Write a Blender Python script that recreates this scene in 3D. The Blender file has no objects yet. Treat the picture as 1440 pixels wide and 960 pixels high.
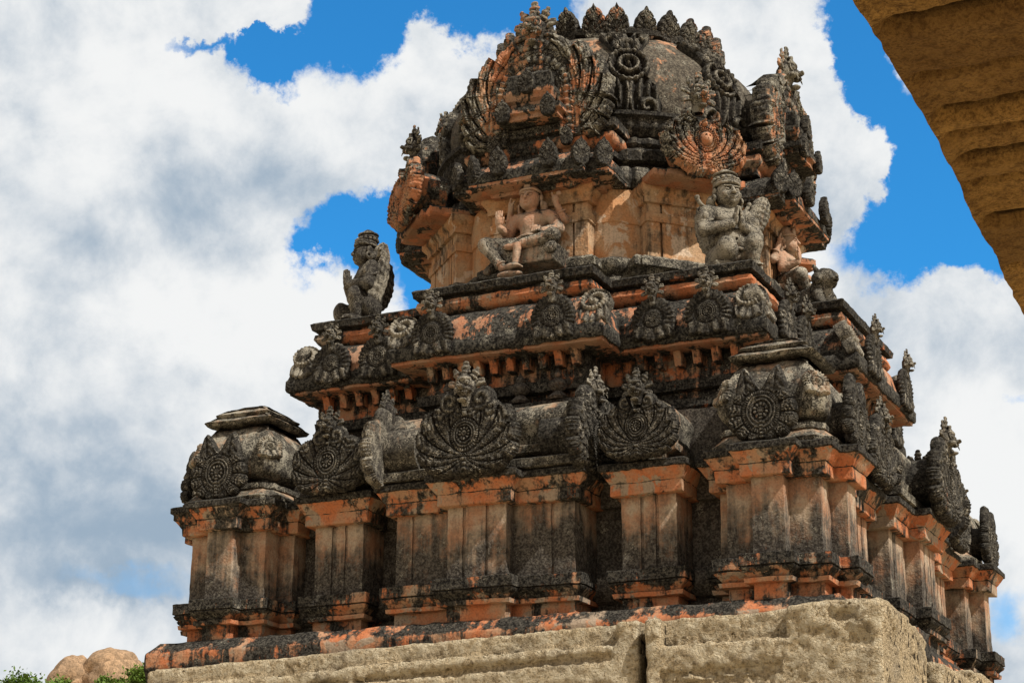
import bpy, math, random
import numpy as np
from mathutils import Matrix, Vector
PI = math.pi
random.seed(5); rng = np.random.default_rng(5)
S = bpy.context.scene
COL = S.collection

# ------------------------------------------------------------------ noise
def _hash(i, j, k, s):
    n = (i*374761393 + j*668265263 + k*2147483647 + s*1274126177) & 0xFFFFFFFF
    n = ((n ^ (n >> 13))*1274126177) & 0xFFFFFFFF
    return ((n ^ (n >> 16)) & 0xFFFF)/32767.5 - 1
def vnoise(P, f, s=0):
    Q = np.asarray(P, float)*f + 101.3
    I = np.floor(Q).astype(np.int64); F = Q - I; F = F*F*(3-2*F)
    r = 0
    for dx in (0, 1):
        for dy in (0, 1):
            for dz in (0, 1):
                w = (F[:, 0] if dx else 1-F[:, 0])*(F[:, 1] if dy else 1-F[:, 1])*(F[:, 2] if dz else 1-F[:, 2])
                r = r + w*_hash(I[:, 0]+dx, I[:, 1]+dy, I[:, 2]+dz, s)
    return r
def weather(V, amp=.004, f=11, s=0):
    D = np.stack([vnoise(V, f, s+k)+.6*vnoise(V, f*3.1, s+7+k) for k in range(3)], 1)
    return V + D*amp

# ------------------------------------------------------------------ mesh assembly
class MB:
    def __init__(s): s.V = []; s.F = []; s.gr = []; s.rel = []; s.n = 0
    def add(s, V, F, gr=0., rel=.5):
        V = np.asarray(V, float); n = len(V)
        s.V.append(V); s.F += [tuple(int(i)+s.n for i in f) for f in F]
        s.gr.append(np.broadcast_to(np.asarray(gr, float), (n,)).copy()); s.rel.append(np.broadcast_to(np.asarray(rel, float), (n,)).copy())
        s.n += n; return s
    def mesh(s, name, mat, wamp=.004, wf=11, sharp=38, seed=0):
        V = np.concatenate(s.V)
        if wamp: V = weather(V, wamp, wf, seed)
        me = bpy.data.meshes.new(name)
        me.from_pydata(V.tolist(), [], s.F)
        for nm, a in (('gr', s.gr), ('rel', s.rel)):
            at = me.attributes.new(nm, 'FLOAT', 'POINT'); at.data.foreach_set('value', np.concatenate(a).astype(np.float32))
        me.polygons.foreach_set('use_smooth', [True]*len(me.polygons))
        try: me.set_sharp_from_angle(angle=math.radians(sharp))
        except Exception: pass
        me.materials.append(mat); me.update()
        return me

# ------------------------------------------------------------------ objects
WM = {}
def link(o, parent=None, world=None):
    COL.objects.link(o)
    W = world if world is not None else Matrix.Identity(4)
    if parent is not None:
        o.parent = parent; o.matrix_parent_inverse = WM[parent].inverted()
    o.matrix_basis = W; WM[o] = W.copy()
    return o
def part(name, me, parent, world=None, label=None):
    o = bpy.data.objects.new(name, me)
    if label: o['label'] = label
    return link(o, parent, world)
def thing(name, label, cat, loc=(0, 0, 0), group=None, me=None, world=None):
    o = bpy.data.objects.new(name, me)
    o['label'] = label; o['category'] = cat
    if group: o['group'] = group
    return link(o, None, world if world is not None else Matrix.Translation(loc))
def Rz(a): return Matrix.Rotation(a, 4, 'Z')
def T(x, y, z): return Matrix.Translation((x, y, z))

# ------------------------------------------------------------------ sweeps
def sub_poly(P, seg):
    """subdivide a closed 2D polygon; returns points and mitre directions"""
    P = np.array(P, float); n = len(P); pts = []; mit = []
    E = np.roll(P, -1, 0)-P; L = np.linalg.norm(E, axis=1); N = np.stack([E[:, 1], -E[:, 0]], 1)/L[:, None]
    for i in range(n):
        n0 = N[i-1]; n1 = N[i]; m = (n0+n1)/(1+max(-.5, n0@n1))
        m2 = (N[i]+N[(i+1) % n])/(1+max(-.5, N[i]@N[(i+1) % n]))
        k = max(1, int(math.ceil(L[i]/seg)))
        for j in range(k):
            t = j/k; pts.append(P[i]+E[i]*t); mit.append(m*(1-t)+m2*t)
    return np.array(pts), np.array(mit)
def sub_prof(pr, seg):
    out = []
    for a, b in zip(pr[:-1], pr[1:]):
        L = math.hypot(b[0]-a[0], b[1]-a[1]); k = max(1, int(math.ceil(L/seg)))
        for j in range(k):
            t = j/k; out.append([a[q]*(1-t)+b[q]*t for q in range(3)])
    out.append(list(pr[-1])); return out
def sweep(mb, poly, prof, seg=.03, caps=(True, True)):
    """prof: (offset, z, grime)"""
    prof = [tuple(p)+(0.,)*(3-len(p)) for p in prof]
    P, M = sub_poly(poly, seg); n = len(P); pr = sub_prof(prof, seg*1.2)
    V = []; g = []; F = []
    for o, z, gr in pr:
        q = P+M*o; V.append(np.column_stack([q, np.full(n, z)])); g += [gr]*n
    m = len(pr)
    for i in range(m-1):
        for j in range(n):
            k = (j+1) % n
            F.append((i*n+j, i*n+k, (i+1)*n+k, (i+1)*n+j))
    if caps[0]: F.append(tuple(range(n))[::-1])
    if caps[1]: F.append(tuple((m-1)*n+j for j in range(n)))
    mb.add(np.concatenate(V), F, g)
def rect(x0, x1, y0, y1): return [(x0, y0), (x1, y0), (x1, y1), (x0, y1)]
def sbox(mb, x0, x1, y0, y1, z0, z1, gr=0., b=.008, seg=.04):
    sweep(mb, rect(x0, x1, y0, y1), [(-b, z0, gr), (0, z0+b, gr), (0, z1-b, gr), (-b, z1, gr)], seg)
def lathe(mb, prof, n=48, gr=None, c=(0, 0)):
    pr = sub_prof([tuple(p)+(0.,)*(3-len(p)) for p in prof], .04)
    a = np.arange(n)*2*PI/n; V = []; g = []; F = []
    for r, z, q in pr:
        V.append(np.column_stack([c[0]+r*np.cos(a), c[1]+r*np.sin(a), np.full(n, z)])); g += [q]*n
    m = len(pr)
    for i in range(m-1):
        for j in range(n):
            k = (j+1) % n; F.append((i*n+j, i*n+k, (i+1)*n+k, (i+1)*n+j))
    F.append(tuple(range(n))[::-1]); F.append(tuple((m-1)*n+j for j in range(n)))
    mb.add(np.concatenate(V), F, g)

# ------------------------------------------------------------------ carved relief plates
def plate(mb, G, H, c=(0, 0), nr=40, na=180, size=1., thick=.1, amp=.07, gr=0., warp=None, rim=.6, lump=0.):
    """star shaped carved plate; normalised coords (x right, y up); front faces -Y"""
    ph = np.arange(na)*2*PI/na; dx = np.sin(ph); dy = np.cos(ph)
    t = np.linspace(.02, 2.2, 500)
    X = c[0]+dx[:, None]*t; Y = c[1]+dy[:, None]*t
    ins = G(X, Y) > 0; first = np.argmin(ins, axis=1); first[ins.all(axis=1)] = 499
    R = t[np.maximum(first-1, 0)]
    V = [[c[0], c[1]]]; 
    rr = (np.arange(1, nr+1)/nr)**.9
    XX = (c[0]+dx[None, :]*R[None, :]*rr[:, None]).ravel(); YY = (c[1]+dy[None, :]*R[None, :]*rr[:, None]).ravel()
    XX = np.concatenate([[c[0]], XX]); YY = np.concatenate([[c[1]], YY])
    h = H(XX, YY); edge = np.concatenate([[0], np.repeat(rr, na)]); edge_h = np.clip((1-edge)/.06, 0, 1)**.5
    hn = np.clip(h, 0, 1.4); d = amp*hn*(.35+.65*edge_h)
    A = np.column_stack([XX*size, -d*size-thick*size*.5, YY*size])
    nF = len(A); F = []
    for j in range(na): F.append((0, 1+(j+1) % na, 1+j))
    for i in range(nr-1):
        for j in range(na):
            k = (j+1) % na; F.append((1+i*na+j, 1+i*na+k, 1+(i+1)*na+k, 1+(i+1)*na+j))
    # rim and back
    last = A[1+(nr-1)*na:].copy(); rings = []
    for w in (.25, .5, .75, 1.):
        q = last.copy(); s = 1+lump*math.sin(w*PI)
        q[:, 0] = (c[0]+(q[:, 0]/size-c[0])*s)*size; q[:, 2] = (c[1]+(q[:, 2]/size-c[1])*s)*size
        q[:, 1] = last[:, 1]*(1-w)+thick*size*.5*w; rings.append(q)
    q = rings[-1].copy(); q[:, 0] = (c[0]+(q[:, 0]/size-c[0])*.5)*size; q[:, 2] = (c[1]+(q[:, 2]/size-c[1])*.5)*size; rings.append(q)
    VV = [A]+rings+[np.array([[c[0]*size, thick*size*.5, c[1]*size]])]
    b = 1+(nr-1)*na; s0 = nF
    for w in range(5):
        for j in range(na):
            k = (j+1) % na; F.append((b+j, b+k, s0+k, s0+j))
        b = s0; s0 += na
    for j in range(na): F.append((b+j, b+(j+1) % na, s0))
    VV = np.concatenate(VV); rel = np.concatenate([np.clip(h/1.0, 0, 1), np.full(len(VV)-nF, rim)])
    if warp is not None: VV = warp(VV)
    mb.add(VV, F, gr, rel)

def ss(a, b, x): t = np.clip((x-a)/(b-a), 0, 1); return t*t*(3-2*t)
def tex(x, y, s=1.):
    """small carved filigree"""
    return .5+.5*np.sin(x*23*s+3*np.sin(y*17*s))*np.sin(y*27*s+3*np.sin(x*19*s))
def ringh(d, R, beads=26, th=0):
    """concentric carved rings inside radius R, d distance"""
    u = d/R
    h = .52+.18*np.cos(u*PI*2*6.)
    h = np.where((u > .76) & (u < .90), .52+.12*np.cos(th*beads*1.5), h)
    h = np.where(u < .36, .62+.2*np.cos(th*10)*ss(.1, .2, u)-.35*np.exp(-((u-.2)/.03)**2), h)
    h = np.where((u > .36) & (u < .42), .12, h); h = h-.4*np.exp(-((u-.97)/.04)**2)
    return h
class Fan:
    def __init__(s, b=(0, -.55), n=6, a0=.0, a1=2.4, env=None, depth=.075, pw=.4, tw=.16, ring=(0, -.05, .36), curls=((.36, .66, .26),), tip=0., face=False, beads=26, spike=0., horns=(), up=0.):
        s.up = up; s.horns = horns; s.b = b; s.n = n; s.a0 = a0; s.a1 = a1; s.depth = depth; s.pw = pw; s.tw = tw; s.ring = ring; s.curls = curls; s.tip = tip; s.face = face; s.beads = beads; s.spike = spike
        s.env = env or ([0, .4, .8, 1.2, 1.6, 2.0, 2.4, PI], [1.02, 1.30, 1.40, 1.26, 1.06, .76, .48, .34])
    def fa(s, x, y):
        X = x-s.b[0]; Y = y-s.b[1]; r = np.hypot(X, Y); a = np.abs(np.arctan2(X, Y)); e = np.interp(a, *s.env); t = r/e
        a2 = a+s.tw*np.sin(np.clip(t, 0, 1.1)*PI*1.25)+s.up*np.clip(t, 0, 1.15)**2; f = (a2-s.a0)/(s.a1-s.a0)*s.n
        return r, a, e, f
    def G(s, x, y):
        r, a, e, f = s.fa(x, y); u = f-np.floor(f)
        pr = np.sin(PI*u)**s.pw if not s.spike else ss(0, .22, u)*(1-.85*u)
        g = e*(1-s.depth*(1-pr))*(1+.014*np.sin(a*110)) - r
        for cx, cy, cr in s.curls:
            g = np.maximum(g, cr*(1+.03*np.cos(np.arctan2(y-cy, np.abs(x)-cx)*16))-np.hypot(np.abs(x)-cx, y-cy))
        for hx, hy, w_, l_, an in s.horns: g = np.maximum(g, s.hq(x, y, hx, hy, w_, l_, an)[0])
        return g
    def hq(s, x, y, hx, hy, w_, l_, an):
        X = np.abs(x)-hx; Y = y-hy; p = X*math.cos(an)-Y*math.sin(an); q = X*math.sin(an)+Y*math.cos(an); q = q/l_
        wd = w_*np.where(q > 0, np.clip(1-q, 0, 1)**.7, 1.); return np.where(q > -1, wd-np.abs(p), -1), p/w_, q
    def H(s, x, y):
        r, a, e, f = s.fa(x, y); u = f-np.floor(f); t = r/e; v = np.minimum(u, 1-u)
        h = .62+.16*np.sin(PI*u)**.6-.62*np.exp(-(v/.055)**2)
        h = h-.22*np.exp(-((v-.27)/.035)**2)*ss(.3, .5, t)
        h = h+.15*np.sin(t*52+11*v)*ss(.6, .75, t)+.20*(tex(x*2.1, y*2.1)-.5)
        h = np.where((f < 0) | (f > s.n), .45+.3*tex(x, y), h)
        h = h-.15*ss(.93, 1., t)
        for cx, cy, cr in s.curls:
            d = np.hypot(np.abs(x)-cx, y-cy); th = np.arctan2(y-cy, np.abs(x)-cx)
            h = np.where(d < cr, .62+.20*np.cos(d/cr*PI*2*1.5+th)+.18*tex(x*2, y*2)-.3*np.exp(-((d-cr*.95)/.03)**2), h)
        for k_ in s.horns:
            g_, p_, q_ = s.hq(x, y, *k_); h = np.where((g_ > 0) & (q_ > -.4), .75-.5*np.exp(-(p_/.12)**2)-.25*np.abs(p_)+.1*np.sin(q_*14+9*np.abs(p_)), h)
        cx, cy, R = s.ring; d = np.hypot(x-cx, (y-cy)*np.where(y < cy, .82, 1.)); th = np.arctan2(x-cx, y-cy)
        hr = ringh(d, R, s.beads, th)
        if s.face:
            u = d/R
            fc = .5+.9*np.sqrt(np.clip(1-(u/.5)**2, 0, 1)); ex = np.abs(x-cx)/R; ey = (y-cy)/R
            fc = fc-.5*np.exp(-((ex-.17)/.08)**2-((ey-.06)/.05)**2)+.3*np.exp(-(ex/.06)**2-((ey+.04)/.13)**2)-.4*np.exp(-(ex/.12)**2-((ey+.22)/.03)**2)
            hr = np.where(u < .5, fc, hr)
        h = np.where(d < R, hr+.15, h)
        top = cy+R
        for k, q in enumerate((.07, .18, .29)):
            d2 = np.hypot(x, y-top-q); h = np.where(d2 < .07, 1.1*np.sqrt(np.clip(1-(d2/.075)**2, 0, 1))+.2, h)
        h = np.where((np.abs(x) < .05) & (y < s.b[1]+.02), .8+.2*np.sin(y*60), h)
        return h
class Bell:
    """round headed small medallion with a notched rim"""
    def __init__(s, flutes=30, R=.5, low=.9, drop=-.86): s.fl = flutes; s.R = R; s.low = low; s.drop = drop
    def G(s, x, y):
        th = np.arctan2(x, y); d = np.hypot(x, y)
        g = .97*(1+.025*np.cos(th*s.fl))-d
        g2 = np.minimum(s.low-np.abs(x)-.06*np.abs(np.sin(y*14)), np.minimum(y-s.drop+.05*np.cos(x*9), .2-y))
        return np.maximum(g, g2)
    def H(s, x, y):
        th = np.arctan2(x, y); d = np.hypot(x, y)
        h = .45+.22*np.cos(th*s.fl)*ss(.6, .75, d)+.2*tex(x*1.4, y*1.4)
        h = np.where(d < s.R, ringh(d, s.R, 22, th)+.2, h)
        h = h-.4*np.exp(-((d-s.R-.05)/.04)**2)
        lo = (y < -s.R*.8) & (np.abs(x) < .8); q = np.abs(np.sin(x*6.5+np.sign(x)*(y+.5)*2.5))
        h = np.where(lo & (d > s.R+.04), .35+.55*q+.1*tex(x*2, y*2), h)
        d2 = np.hypot(x, y-.72); h = np.where(d2 < .14, .5+.7*np.sqrt(np.clip(1-(d2/.15)**2, 0, 1)), h)
        return h

# ------------------------------------------------------------------ signed distance sculpting
class SDF:
    def __init__(s, lo, hi, vox):
        s.lo = np.array(lo, float); s.vox = vox
        s.n = np.ceil((np.array(hi)-s.lo)/vox).astype(int)+1
        s.F = np.full(s.n, .05, np.float32)
        s.ax = [s.lo[i]+np.arange(s.n[i])*vox for i in range(3)]
    def _put(s, lo, hi, fn, k, mode):
        m = .03+k
        i0 = np.maximum(0, np.floor((np.array(lo)-m-s.lo)/s.vox).astype(int)); i1 = np.minimum(s.n, np.ceil((np.array(hi)+m-s.lo)/s.vox).astype(int)+1)
        if (i1 <= i0).any(): return
        sl = tuple(slice(a, b) for a, b in zip(i0, i1))
        X, Y, Z = np.meshgrid(*[s.ax[i][sl[i]] for i in range(3)], indexing='ij')
        d = fn(X, Y, Z).astype(np.float32); A = s.F[sl]
        if mode == 'add':
            h = np.clip(k-np.abs(A-d), 0, None)/k; s.F[sl] = np.minimum(A, d)-h*h*k*.25
        else:
            d = -d; h = np.clip(k-np.abs(A-d), 0, None)/k; s.F[sl] = np.maximum(A, d)+h*h*k*.25
    def ell(s, c, r, k=.02, e=None, mode='add', mod=None):
        c = np.array(c, float); r = np.array(r, float); B = max(r) if e else r
        M = np.array(__import__('mathutils').Euler(e).to_matrix()).T if e else None
        def fn(X, Y, Z):
            x, y, z = X-c[0], Y-c[1], Z-c[2]
            if M is not None: x, y, z = (M[i][0]*x+M[i][1]*y+M[i][2]*z for i in range(3))
            k0 = np.sqrt((x/r[0])**2+(y/r[1])**2+(z/r[2])**2)+1e-9; k1 = np.sqrt((x/r[0]**2)**2+(y/r[1]**2)**2+(z/r[2]**2)**2)+1e-9
            d = k0*(k0-1)/k1
            return d+mod(x, y, z) if mod else d
        s._put(c-B, c+B, fn, k, mode)
    def cap(s, a, b, ra, rb, k=.02, mode='add'):
        a = np.array(a, float); b = np.array(b, float); ba = b-a; L = ba@ba; rm = max(ra, rb)
        def fn(X, Y, Z):
            t = np.clip(((X-a[0])*ba[0]+(Y-a[1])*ba[1]+(Z-a[2])*ba[2])/L, 0, 1)
            return np.sqrt((X-a[0]-t*ba[0])**2+(Y-a[1]-t*ba[1])**2+(Z-a[2]-t*ba[2])**2)-(ra+(rb-ra)*t)
        s._put(np.minimum(a, b)-rm, np.maximum(a, b)+rm, fn, k, mode)
    def box(s, c, h, k=.01, rd=.005, ang=0, mode='add'):
        c = np.array(c, float); h = np.array(h, float)-rd; B = np.linalg.norm(h[:2])+rd; ca, sa = math.cos(ang), math.sin(ang)
        def fn(X, Y, Z):
            x, y, z = X-c[0], Y-c[1], Z-c[2]; x, y = ca*x+sa*y, -sa*x+ca*y
            qx, qy, qz = np.abs(x)-h[0], np.abs(y)-h[1], np.abs(z)-h[2]
            return np.sqrt(np.maximum(qx, 0)**2+np.maximum(qy, 0)**2+np.maximum(qz, 0)**2)+np.minimum(np.maximum(qx, np.maximum(qy, qz)), 0)-rd
        s._put(c-[B, B, h[2]+rd], c+[B, B, h[2]+rd], fn, k, mode)
    def torus(s, c, n, R, r, k=.006, mode='add'):
        c = np.array(c, float); n = np.array(n, float); n /= np.linalg.norm(n)
        def fn(X, Y, Z):
            x, y, z = X-c[0], Y-c[1], Z-c[2]; a = x*n[0]+y*n[1]+z*n[2]
            rr = np.sqrt(np.maximum(x*x+y*y+z*z-a*a, 0)); return np.sqrt((rr-R)**2+a*a)-r
        s._put(c-R-r, c+R+r, fn, k, mode)
    def mesh(s):
        F = s.F; ins = F < 0; n = F.shape
        c = np.zeros((n[0]-1, n[1]-1, n[2]-1), np.int8)
        for i in (0, 1):
            for j in (0, 1):
                for k in (0, 1): c += ins[i:n[0]-1+i, j:n[1]-1+j, k:n[2]-1+k]
        act = (c > 0) & (c < 8); idx = -np.ones(act.shape, np.int64); ii = np.argwhere(act); idx[act] = np.arange(len(ii))
        P = np.zeros((len(ii), 3)); W = np.zeros(len(ii))
        cor = [(i, j, k) for i in (0, 1) for j in (0, 1) for k in (0, 1)]
        for a in cor:
            for ax in range(3):
                if a[ax]: continue
                b = list(a); b[ax] = 1
                fa = F[ii[:, 0]+a[0], ii[:, 1]+a[1], ii[:, 2]+a[2]]; fb = F[ii[:, 0]+b[0], ii[:, 1]+b[1], ii[:, 2]+b[2]]
                m = (fa < 0) != (fb < 0); t = np.where(m, fa/np.where(m, fa-fb, 1), 0)
                p = np.array(a, float)[None, :].repeat(len(ii), 0); p[:, ax] += t
                P += p*m[:, None]; W += m
        P = (ii+P/W[:, None])*s.vox+s.lo
        Q = []
        for ax in range(3):
            o = [q for q in range(3) if q != ax]
            sl0 = [slice(None)]*3; sl1 = [slice(None)]*3; sl0[ax] = slice(0, -1); sl1[ax] = slice(1, None)
            ch = ins[tuple(sl0)] != ins[tuple(sl1)]; E = np.argwhere(ch)
            E = E[(E[:, o[0]] > 0) & (E[:, o[1]] > 0) & (E[:, o[0]] < n[o[0]]-1) & (E[:, o[1]] < n[o[1]]-1)]
            q = []
            for d0, d1 in ((1, 1), (0, 1), (0, 0), (1, 0)):
                e = E.copy(); e[:, o[0]] -= d0; e[:, o[1]] -= d1; q.append(idx[e[:, 0], e[:, 1], e[:, 2]])
            q = np.stack(q, 1); fl = ins[E[:, 0], E[:, 1], E[:, 2]]
            if ax == 1: fl = ~fl
            q[~fl] = q[~fl][:, ::-1]; Q.append(q)
        Q = np.concatenate(Q); Q = Q[(Q >= 0).all(1)]
        # cavity from blurred occupancy
        O = ins.astype(np.float32)
        for _ in range(3):
            for ax in range(3): O = (O+np.roll(O, 1, ax)+np.roll(O, -1, ax))/3
        oc = O[ii[:, 0], ii[:, 1], ii[:, 2]]
        rel = np.clip(1.05-(oc-.3)/.4, 0, 1)
        return P, Q.tolist(), rel

# ------------------------------------------------------------------ materials
def new_mat(name):
    m = bpy.data.materials.new(name); m.use_nodes = True; nt = m.node_tree; nt.nodes.clear(); return m, nt
class NT:
    def __init__(s, nt): s.nt = nt; s.N = nt.nodes; s.L = nt.links
    def n(s, t, **kw):
        x = s.N.new(t)
        for k, v in kw.items(): setattr(x, k, v)
        return x
    def set(s, sock, v):
        if hasattr(v, 'links') or isinstance(v, bpy.types.NodeSocket): s.L.new(v, sock)
        else: sock.default_value = v
    def math(s, op, a, b=None, c=None, clamp=False):
        x = s.n('ShaderNodeMath', operation=op, use_clamp=clamp)
        s.set(x.inputs[0], a)
        if b is not None: s.set(x.inputs[1], b)
        if c is not None: s.set(x.inputs[2], c)
        return x.outputs[0]
    def vmath(s, op, a, b=None):
        x = s.n('ShaderNodeVectorMath', operation=op); s.set(x.inputs[0], a)
        if b is not None: s.set(x.inputs[1], b)
        return x.outputs['Value'] if op in ('DOT_PRODUCT', 'LENGTH') else x.outputs[0]
    def noise(s, vec, scale, detail=4, rough=.6, dist=0., col=False):
        x = s.n('ShaderNodeTexNoise'); s.set(x.inputs['Vector'], vec); s.set(x.inputs['Scale'], scale)
        x.inputs['Detail'].default_value = detail; x.inputs['Roughness'].default_value = rough; x.inputs['Distortion'].default_value = dist
        return x.outputs['Color' if col else 'Fac']
    def mix(s, f, a, b, mode='MIX'):
        x = s.n('ShaderNodeMix', data_type='RGBA', blend_type=mode); s.set(x.inputs[0], f)
        s.set(x.inputs[6], a if not isinstance(a, tuple) else (*a, 1)); s.set(x.inputs[7], b if not isinstance(b, tuple) else (*b, 1)); return x.outputs[2]
    def mapr(s, v, a, b, c=0., d=1.):
        x = s.n('ShaderNodeMapRange', interpolation_type='SMOOTHSTEP'); s.set(x.inputs[0], v); x.inputs[1].default_value = a; x.inputs[2].default_value = b; x.inputs[3].default_value = c; x.inputs[4].default_value = d
        return x.outputs[0]
    def attr(s, name):
        return s.n('ShaderNodeAttribute', attribute_name=name).outputs['Fac']

def stucco(name, A, B, patch=None, black=(.008, .0075, .007), grey=(.07, .066, .058), lichen=(.33, .31, .25), bias=0., relk=.8, lich=.5, soft=.07, up=.18, streak=.25, bump=.5, fine=60, fresh=.5):
    m, nt = new_mat(name); g = NT(nt)
    geo = g.n('ShaderNodeNewGeometry'); P = geo.outputs['Position']; Nz = g.n('ShaderNodeSeparateXYZ'); nt.links.new(geo.outputs['Normal'], Nz.inputs[0])
    gr = g.attr('gr'); rel = g.attr('rel')
    n1 = g.noise(P, 2.3, 7, .62, .4); n2 = g.noise(P, 13, 5, .65); n3 = g.noise(P, fine, 3, .6)
    st = g.n('ShaderNodeMapping'); st.inputs['Scale'].default_value = (9, 9, .7); nt.links.new(P, st.inputs[0])
    ns = g.noise(st.outputs[0], 1.0, 4, .6)
    v = g.math('MULTIPLY_ADD', n2, .34, g.math('MULTIPLY', n1, .83)); v = g.math('MULTIPLY_ADD', n3, .16, v)
    st2 = g.n('ShaderNodeMapping'); st2.inputs['Scale'].default_value = (26, 26, 1.6); nt.links.new(P, st2.inputs[0]); ns2 = g.noise(st2.outputs[0], 1.0, 3, .6)
    v = g.math('MULTIPLY_ADD', g.math('SUBTRACT', ns, .5), streak*1.9, v); v = g.math('MULTIPLY_ADD', g.math('SUBTRACT', ns2, .5), streak*1.2, v)
    v = g.math('ADD', v, g.math('ADD', gr, bias-.665+.5))
    upm = g.mapr(Nz.outputs['Z'], .3, .9, 0, up); v = g.math('ADD', v, upm)
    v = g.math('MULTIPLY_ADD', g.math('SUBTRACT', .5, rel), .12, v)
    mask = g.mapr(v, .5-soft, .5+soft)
    c1 = g.noise(P, 5.5, 5, .6)
    base = g.mix(g.mapr(c1, .38, .64), A, B)
    if patch: base = g.mix(g.mapr(g.noise(P, 3.1, 6, .65, .5), .56, .60), base, patch)
    base = g.mix(g.mapr(n3, .4, .75, 0, .35), base, (.07, .05, .035))
    base = g.mix(g.mapr(ns, .5, .75, 0, .35), base, (.08, .05, .035))
    vo = g.n('ShaderNodeTexVoronoi'); nt.links.new(P, vo.inputs['Vector']); vo.inputs['Scale'].default_value = 46
    dark = g.mix(g.mapr(g.math('ADD', g.math('MULTIPLY', n3, .5), g.math('MULTIPLY', g.noise(P, 24, 6, .75), .5)), .42, .62), black, grey)
    ln = g.math('MULTIPLY_ADD', g.noise(P, 7, 5, .7), .6, g.math('MULTIPLY', g.noise(P, 95, 2, .6), .4))
    ln = g.math('ADD', ln, g.math('MULTIPLY', g.math('SUBTRACT', rel, .5), .14))
    dark = g.mix(g.mapr(ln, .70-.25*lich, .80-.25*lich, 0, .85), dark, lichen)
    col = g.mix(mask, base, dark)
    # lichen and soot, plus painted highlights on raised carving and painted shade in cavities
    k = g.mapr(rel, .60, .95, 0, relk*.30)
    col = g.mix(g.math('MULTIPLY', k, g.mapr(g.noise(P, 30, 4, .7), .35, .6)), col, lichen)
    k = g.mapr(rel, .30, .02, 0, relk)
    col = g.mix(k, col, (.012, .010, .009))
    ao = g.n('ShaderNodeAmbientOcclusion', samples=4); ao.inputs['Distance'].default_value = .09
    col = g.mix(g.mapr(ao.outputs['AO'], .62, .22, 0, .62), col, (.018, .012, .009))  # occlusion darkens creases in the base colour, as painted shade
    bs = g.n('ShaderNodeBsdfPrincipled'); nt.links.new(col, bs.inputs['Base Color']); bs.inputs['Roughness'].default_value = .92
    bs.inputs['Specular IOR Level'].default_value = .2
    bh = g.math('ADD', g.math('MULTIPLY', n3, .5), g.math('MULTIPLY', g.noise(P, 26, 5, .7), 1.)); bh = g.math('MULTIPLY_ADD', mask, .12, bh)
    bp = g.n('ShaderNodeBump'); bp.inputs['Strength'].default_value = bump; bp.inputs['Distance'].default_value = .022; nt.links.new(bh, bp.inputs['Height']); nt.links.new(bp.outputs[0], bs.inputs['Normal'])
    out = g.n('ShaderNodeOutputMaterial'); nt.links.new(bs.outputs[0], out.inputs[0]); return m

ORA = (.56, .195, .085); TAN = (.40, .235, .135); PINK = (.62, .25, .13)
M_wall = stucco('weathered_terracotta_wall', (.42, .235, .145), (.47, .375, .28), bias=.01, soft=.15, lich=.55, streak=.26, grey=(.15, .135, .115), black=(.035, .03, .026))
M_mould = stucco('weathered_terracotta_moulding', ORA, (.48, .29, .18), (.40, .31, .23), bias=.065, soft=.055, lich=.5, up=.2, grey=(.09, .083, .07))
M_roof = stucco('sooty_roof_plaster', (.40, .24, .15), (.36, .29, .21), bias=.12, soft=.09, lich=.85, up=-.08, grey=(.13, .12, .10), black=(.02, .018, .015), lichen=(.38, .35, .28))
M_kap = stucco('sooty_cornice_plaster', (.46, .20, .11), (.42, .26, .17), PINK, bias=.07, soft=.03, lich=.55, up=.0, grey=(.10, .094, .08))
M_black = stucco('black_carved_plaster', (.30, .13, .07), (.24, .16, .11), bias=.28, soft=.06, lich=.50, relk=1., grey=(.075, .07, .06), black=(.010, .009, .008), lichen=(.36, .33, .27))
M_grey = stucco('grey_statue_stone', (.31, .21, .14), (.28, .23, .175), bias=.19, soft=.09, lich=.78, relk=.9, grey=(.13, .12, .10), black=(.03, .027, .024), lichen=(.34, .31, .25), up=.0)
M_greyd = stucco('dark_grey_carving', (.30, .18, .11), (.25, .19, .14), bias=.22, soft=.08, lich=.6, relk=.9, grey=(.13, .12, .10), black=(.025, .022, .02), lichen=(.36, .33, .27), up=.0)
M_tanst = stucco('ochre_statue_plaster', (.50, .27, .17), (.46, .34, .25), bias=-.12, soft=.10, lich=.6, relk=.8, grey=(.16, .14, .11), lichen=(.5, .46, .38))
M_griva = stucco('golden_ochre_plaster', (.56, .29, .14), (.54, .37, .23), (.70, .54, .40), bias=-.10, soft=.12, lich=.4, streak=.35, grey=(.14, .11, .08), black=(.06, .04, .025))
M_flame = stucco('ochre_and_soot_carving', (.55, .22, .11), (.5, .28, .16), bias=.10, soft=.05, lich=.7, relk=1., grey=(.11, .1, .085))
M_dome = stucco('lichened_dome_plaster', (.5, .24, .13), (.4, .25, .16), bias=.17, soft=.05, lich=.6, grey=(.15, .13, .10), black=(.04, .034, .027), up=-.1)

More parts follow.
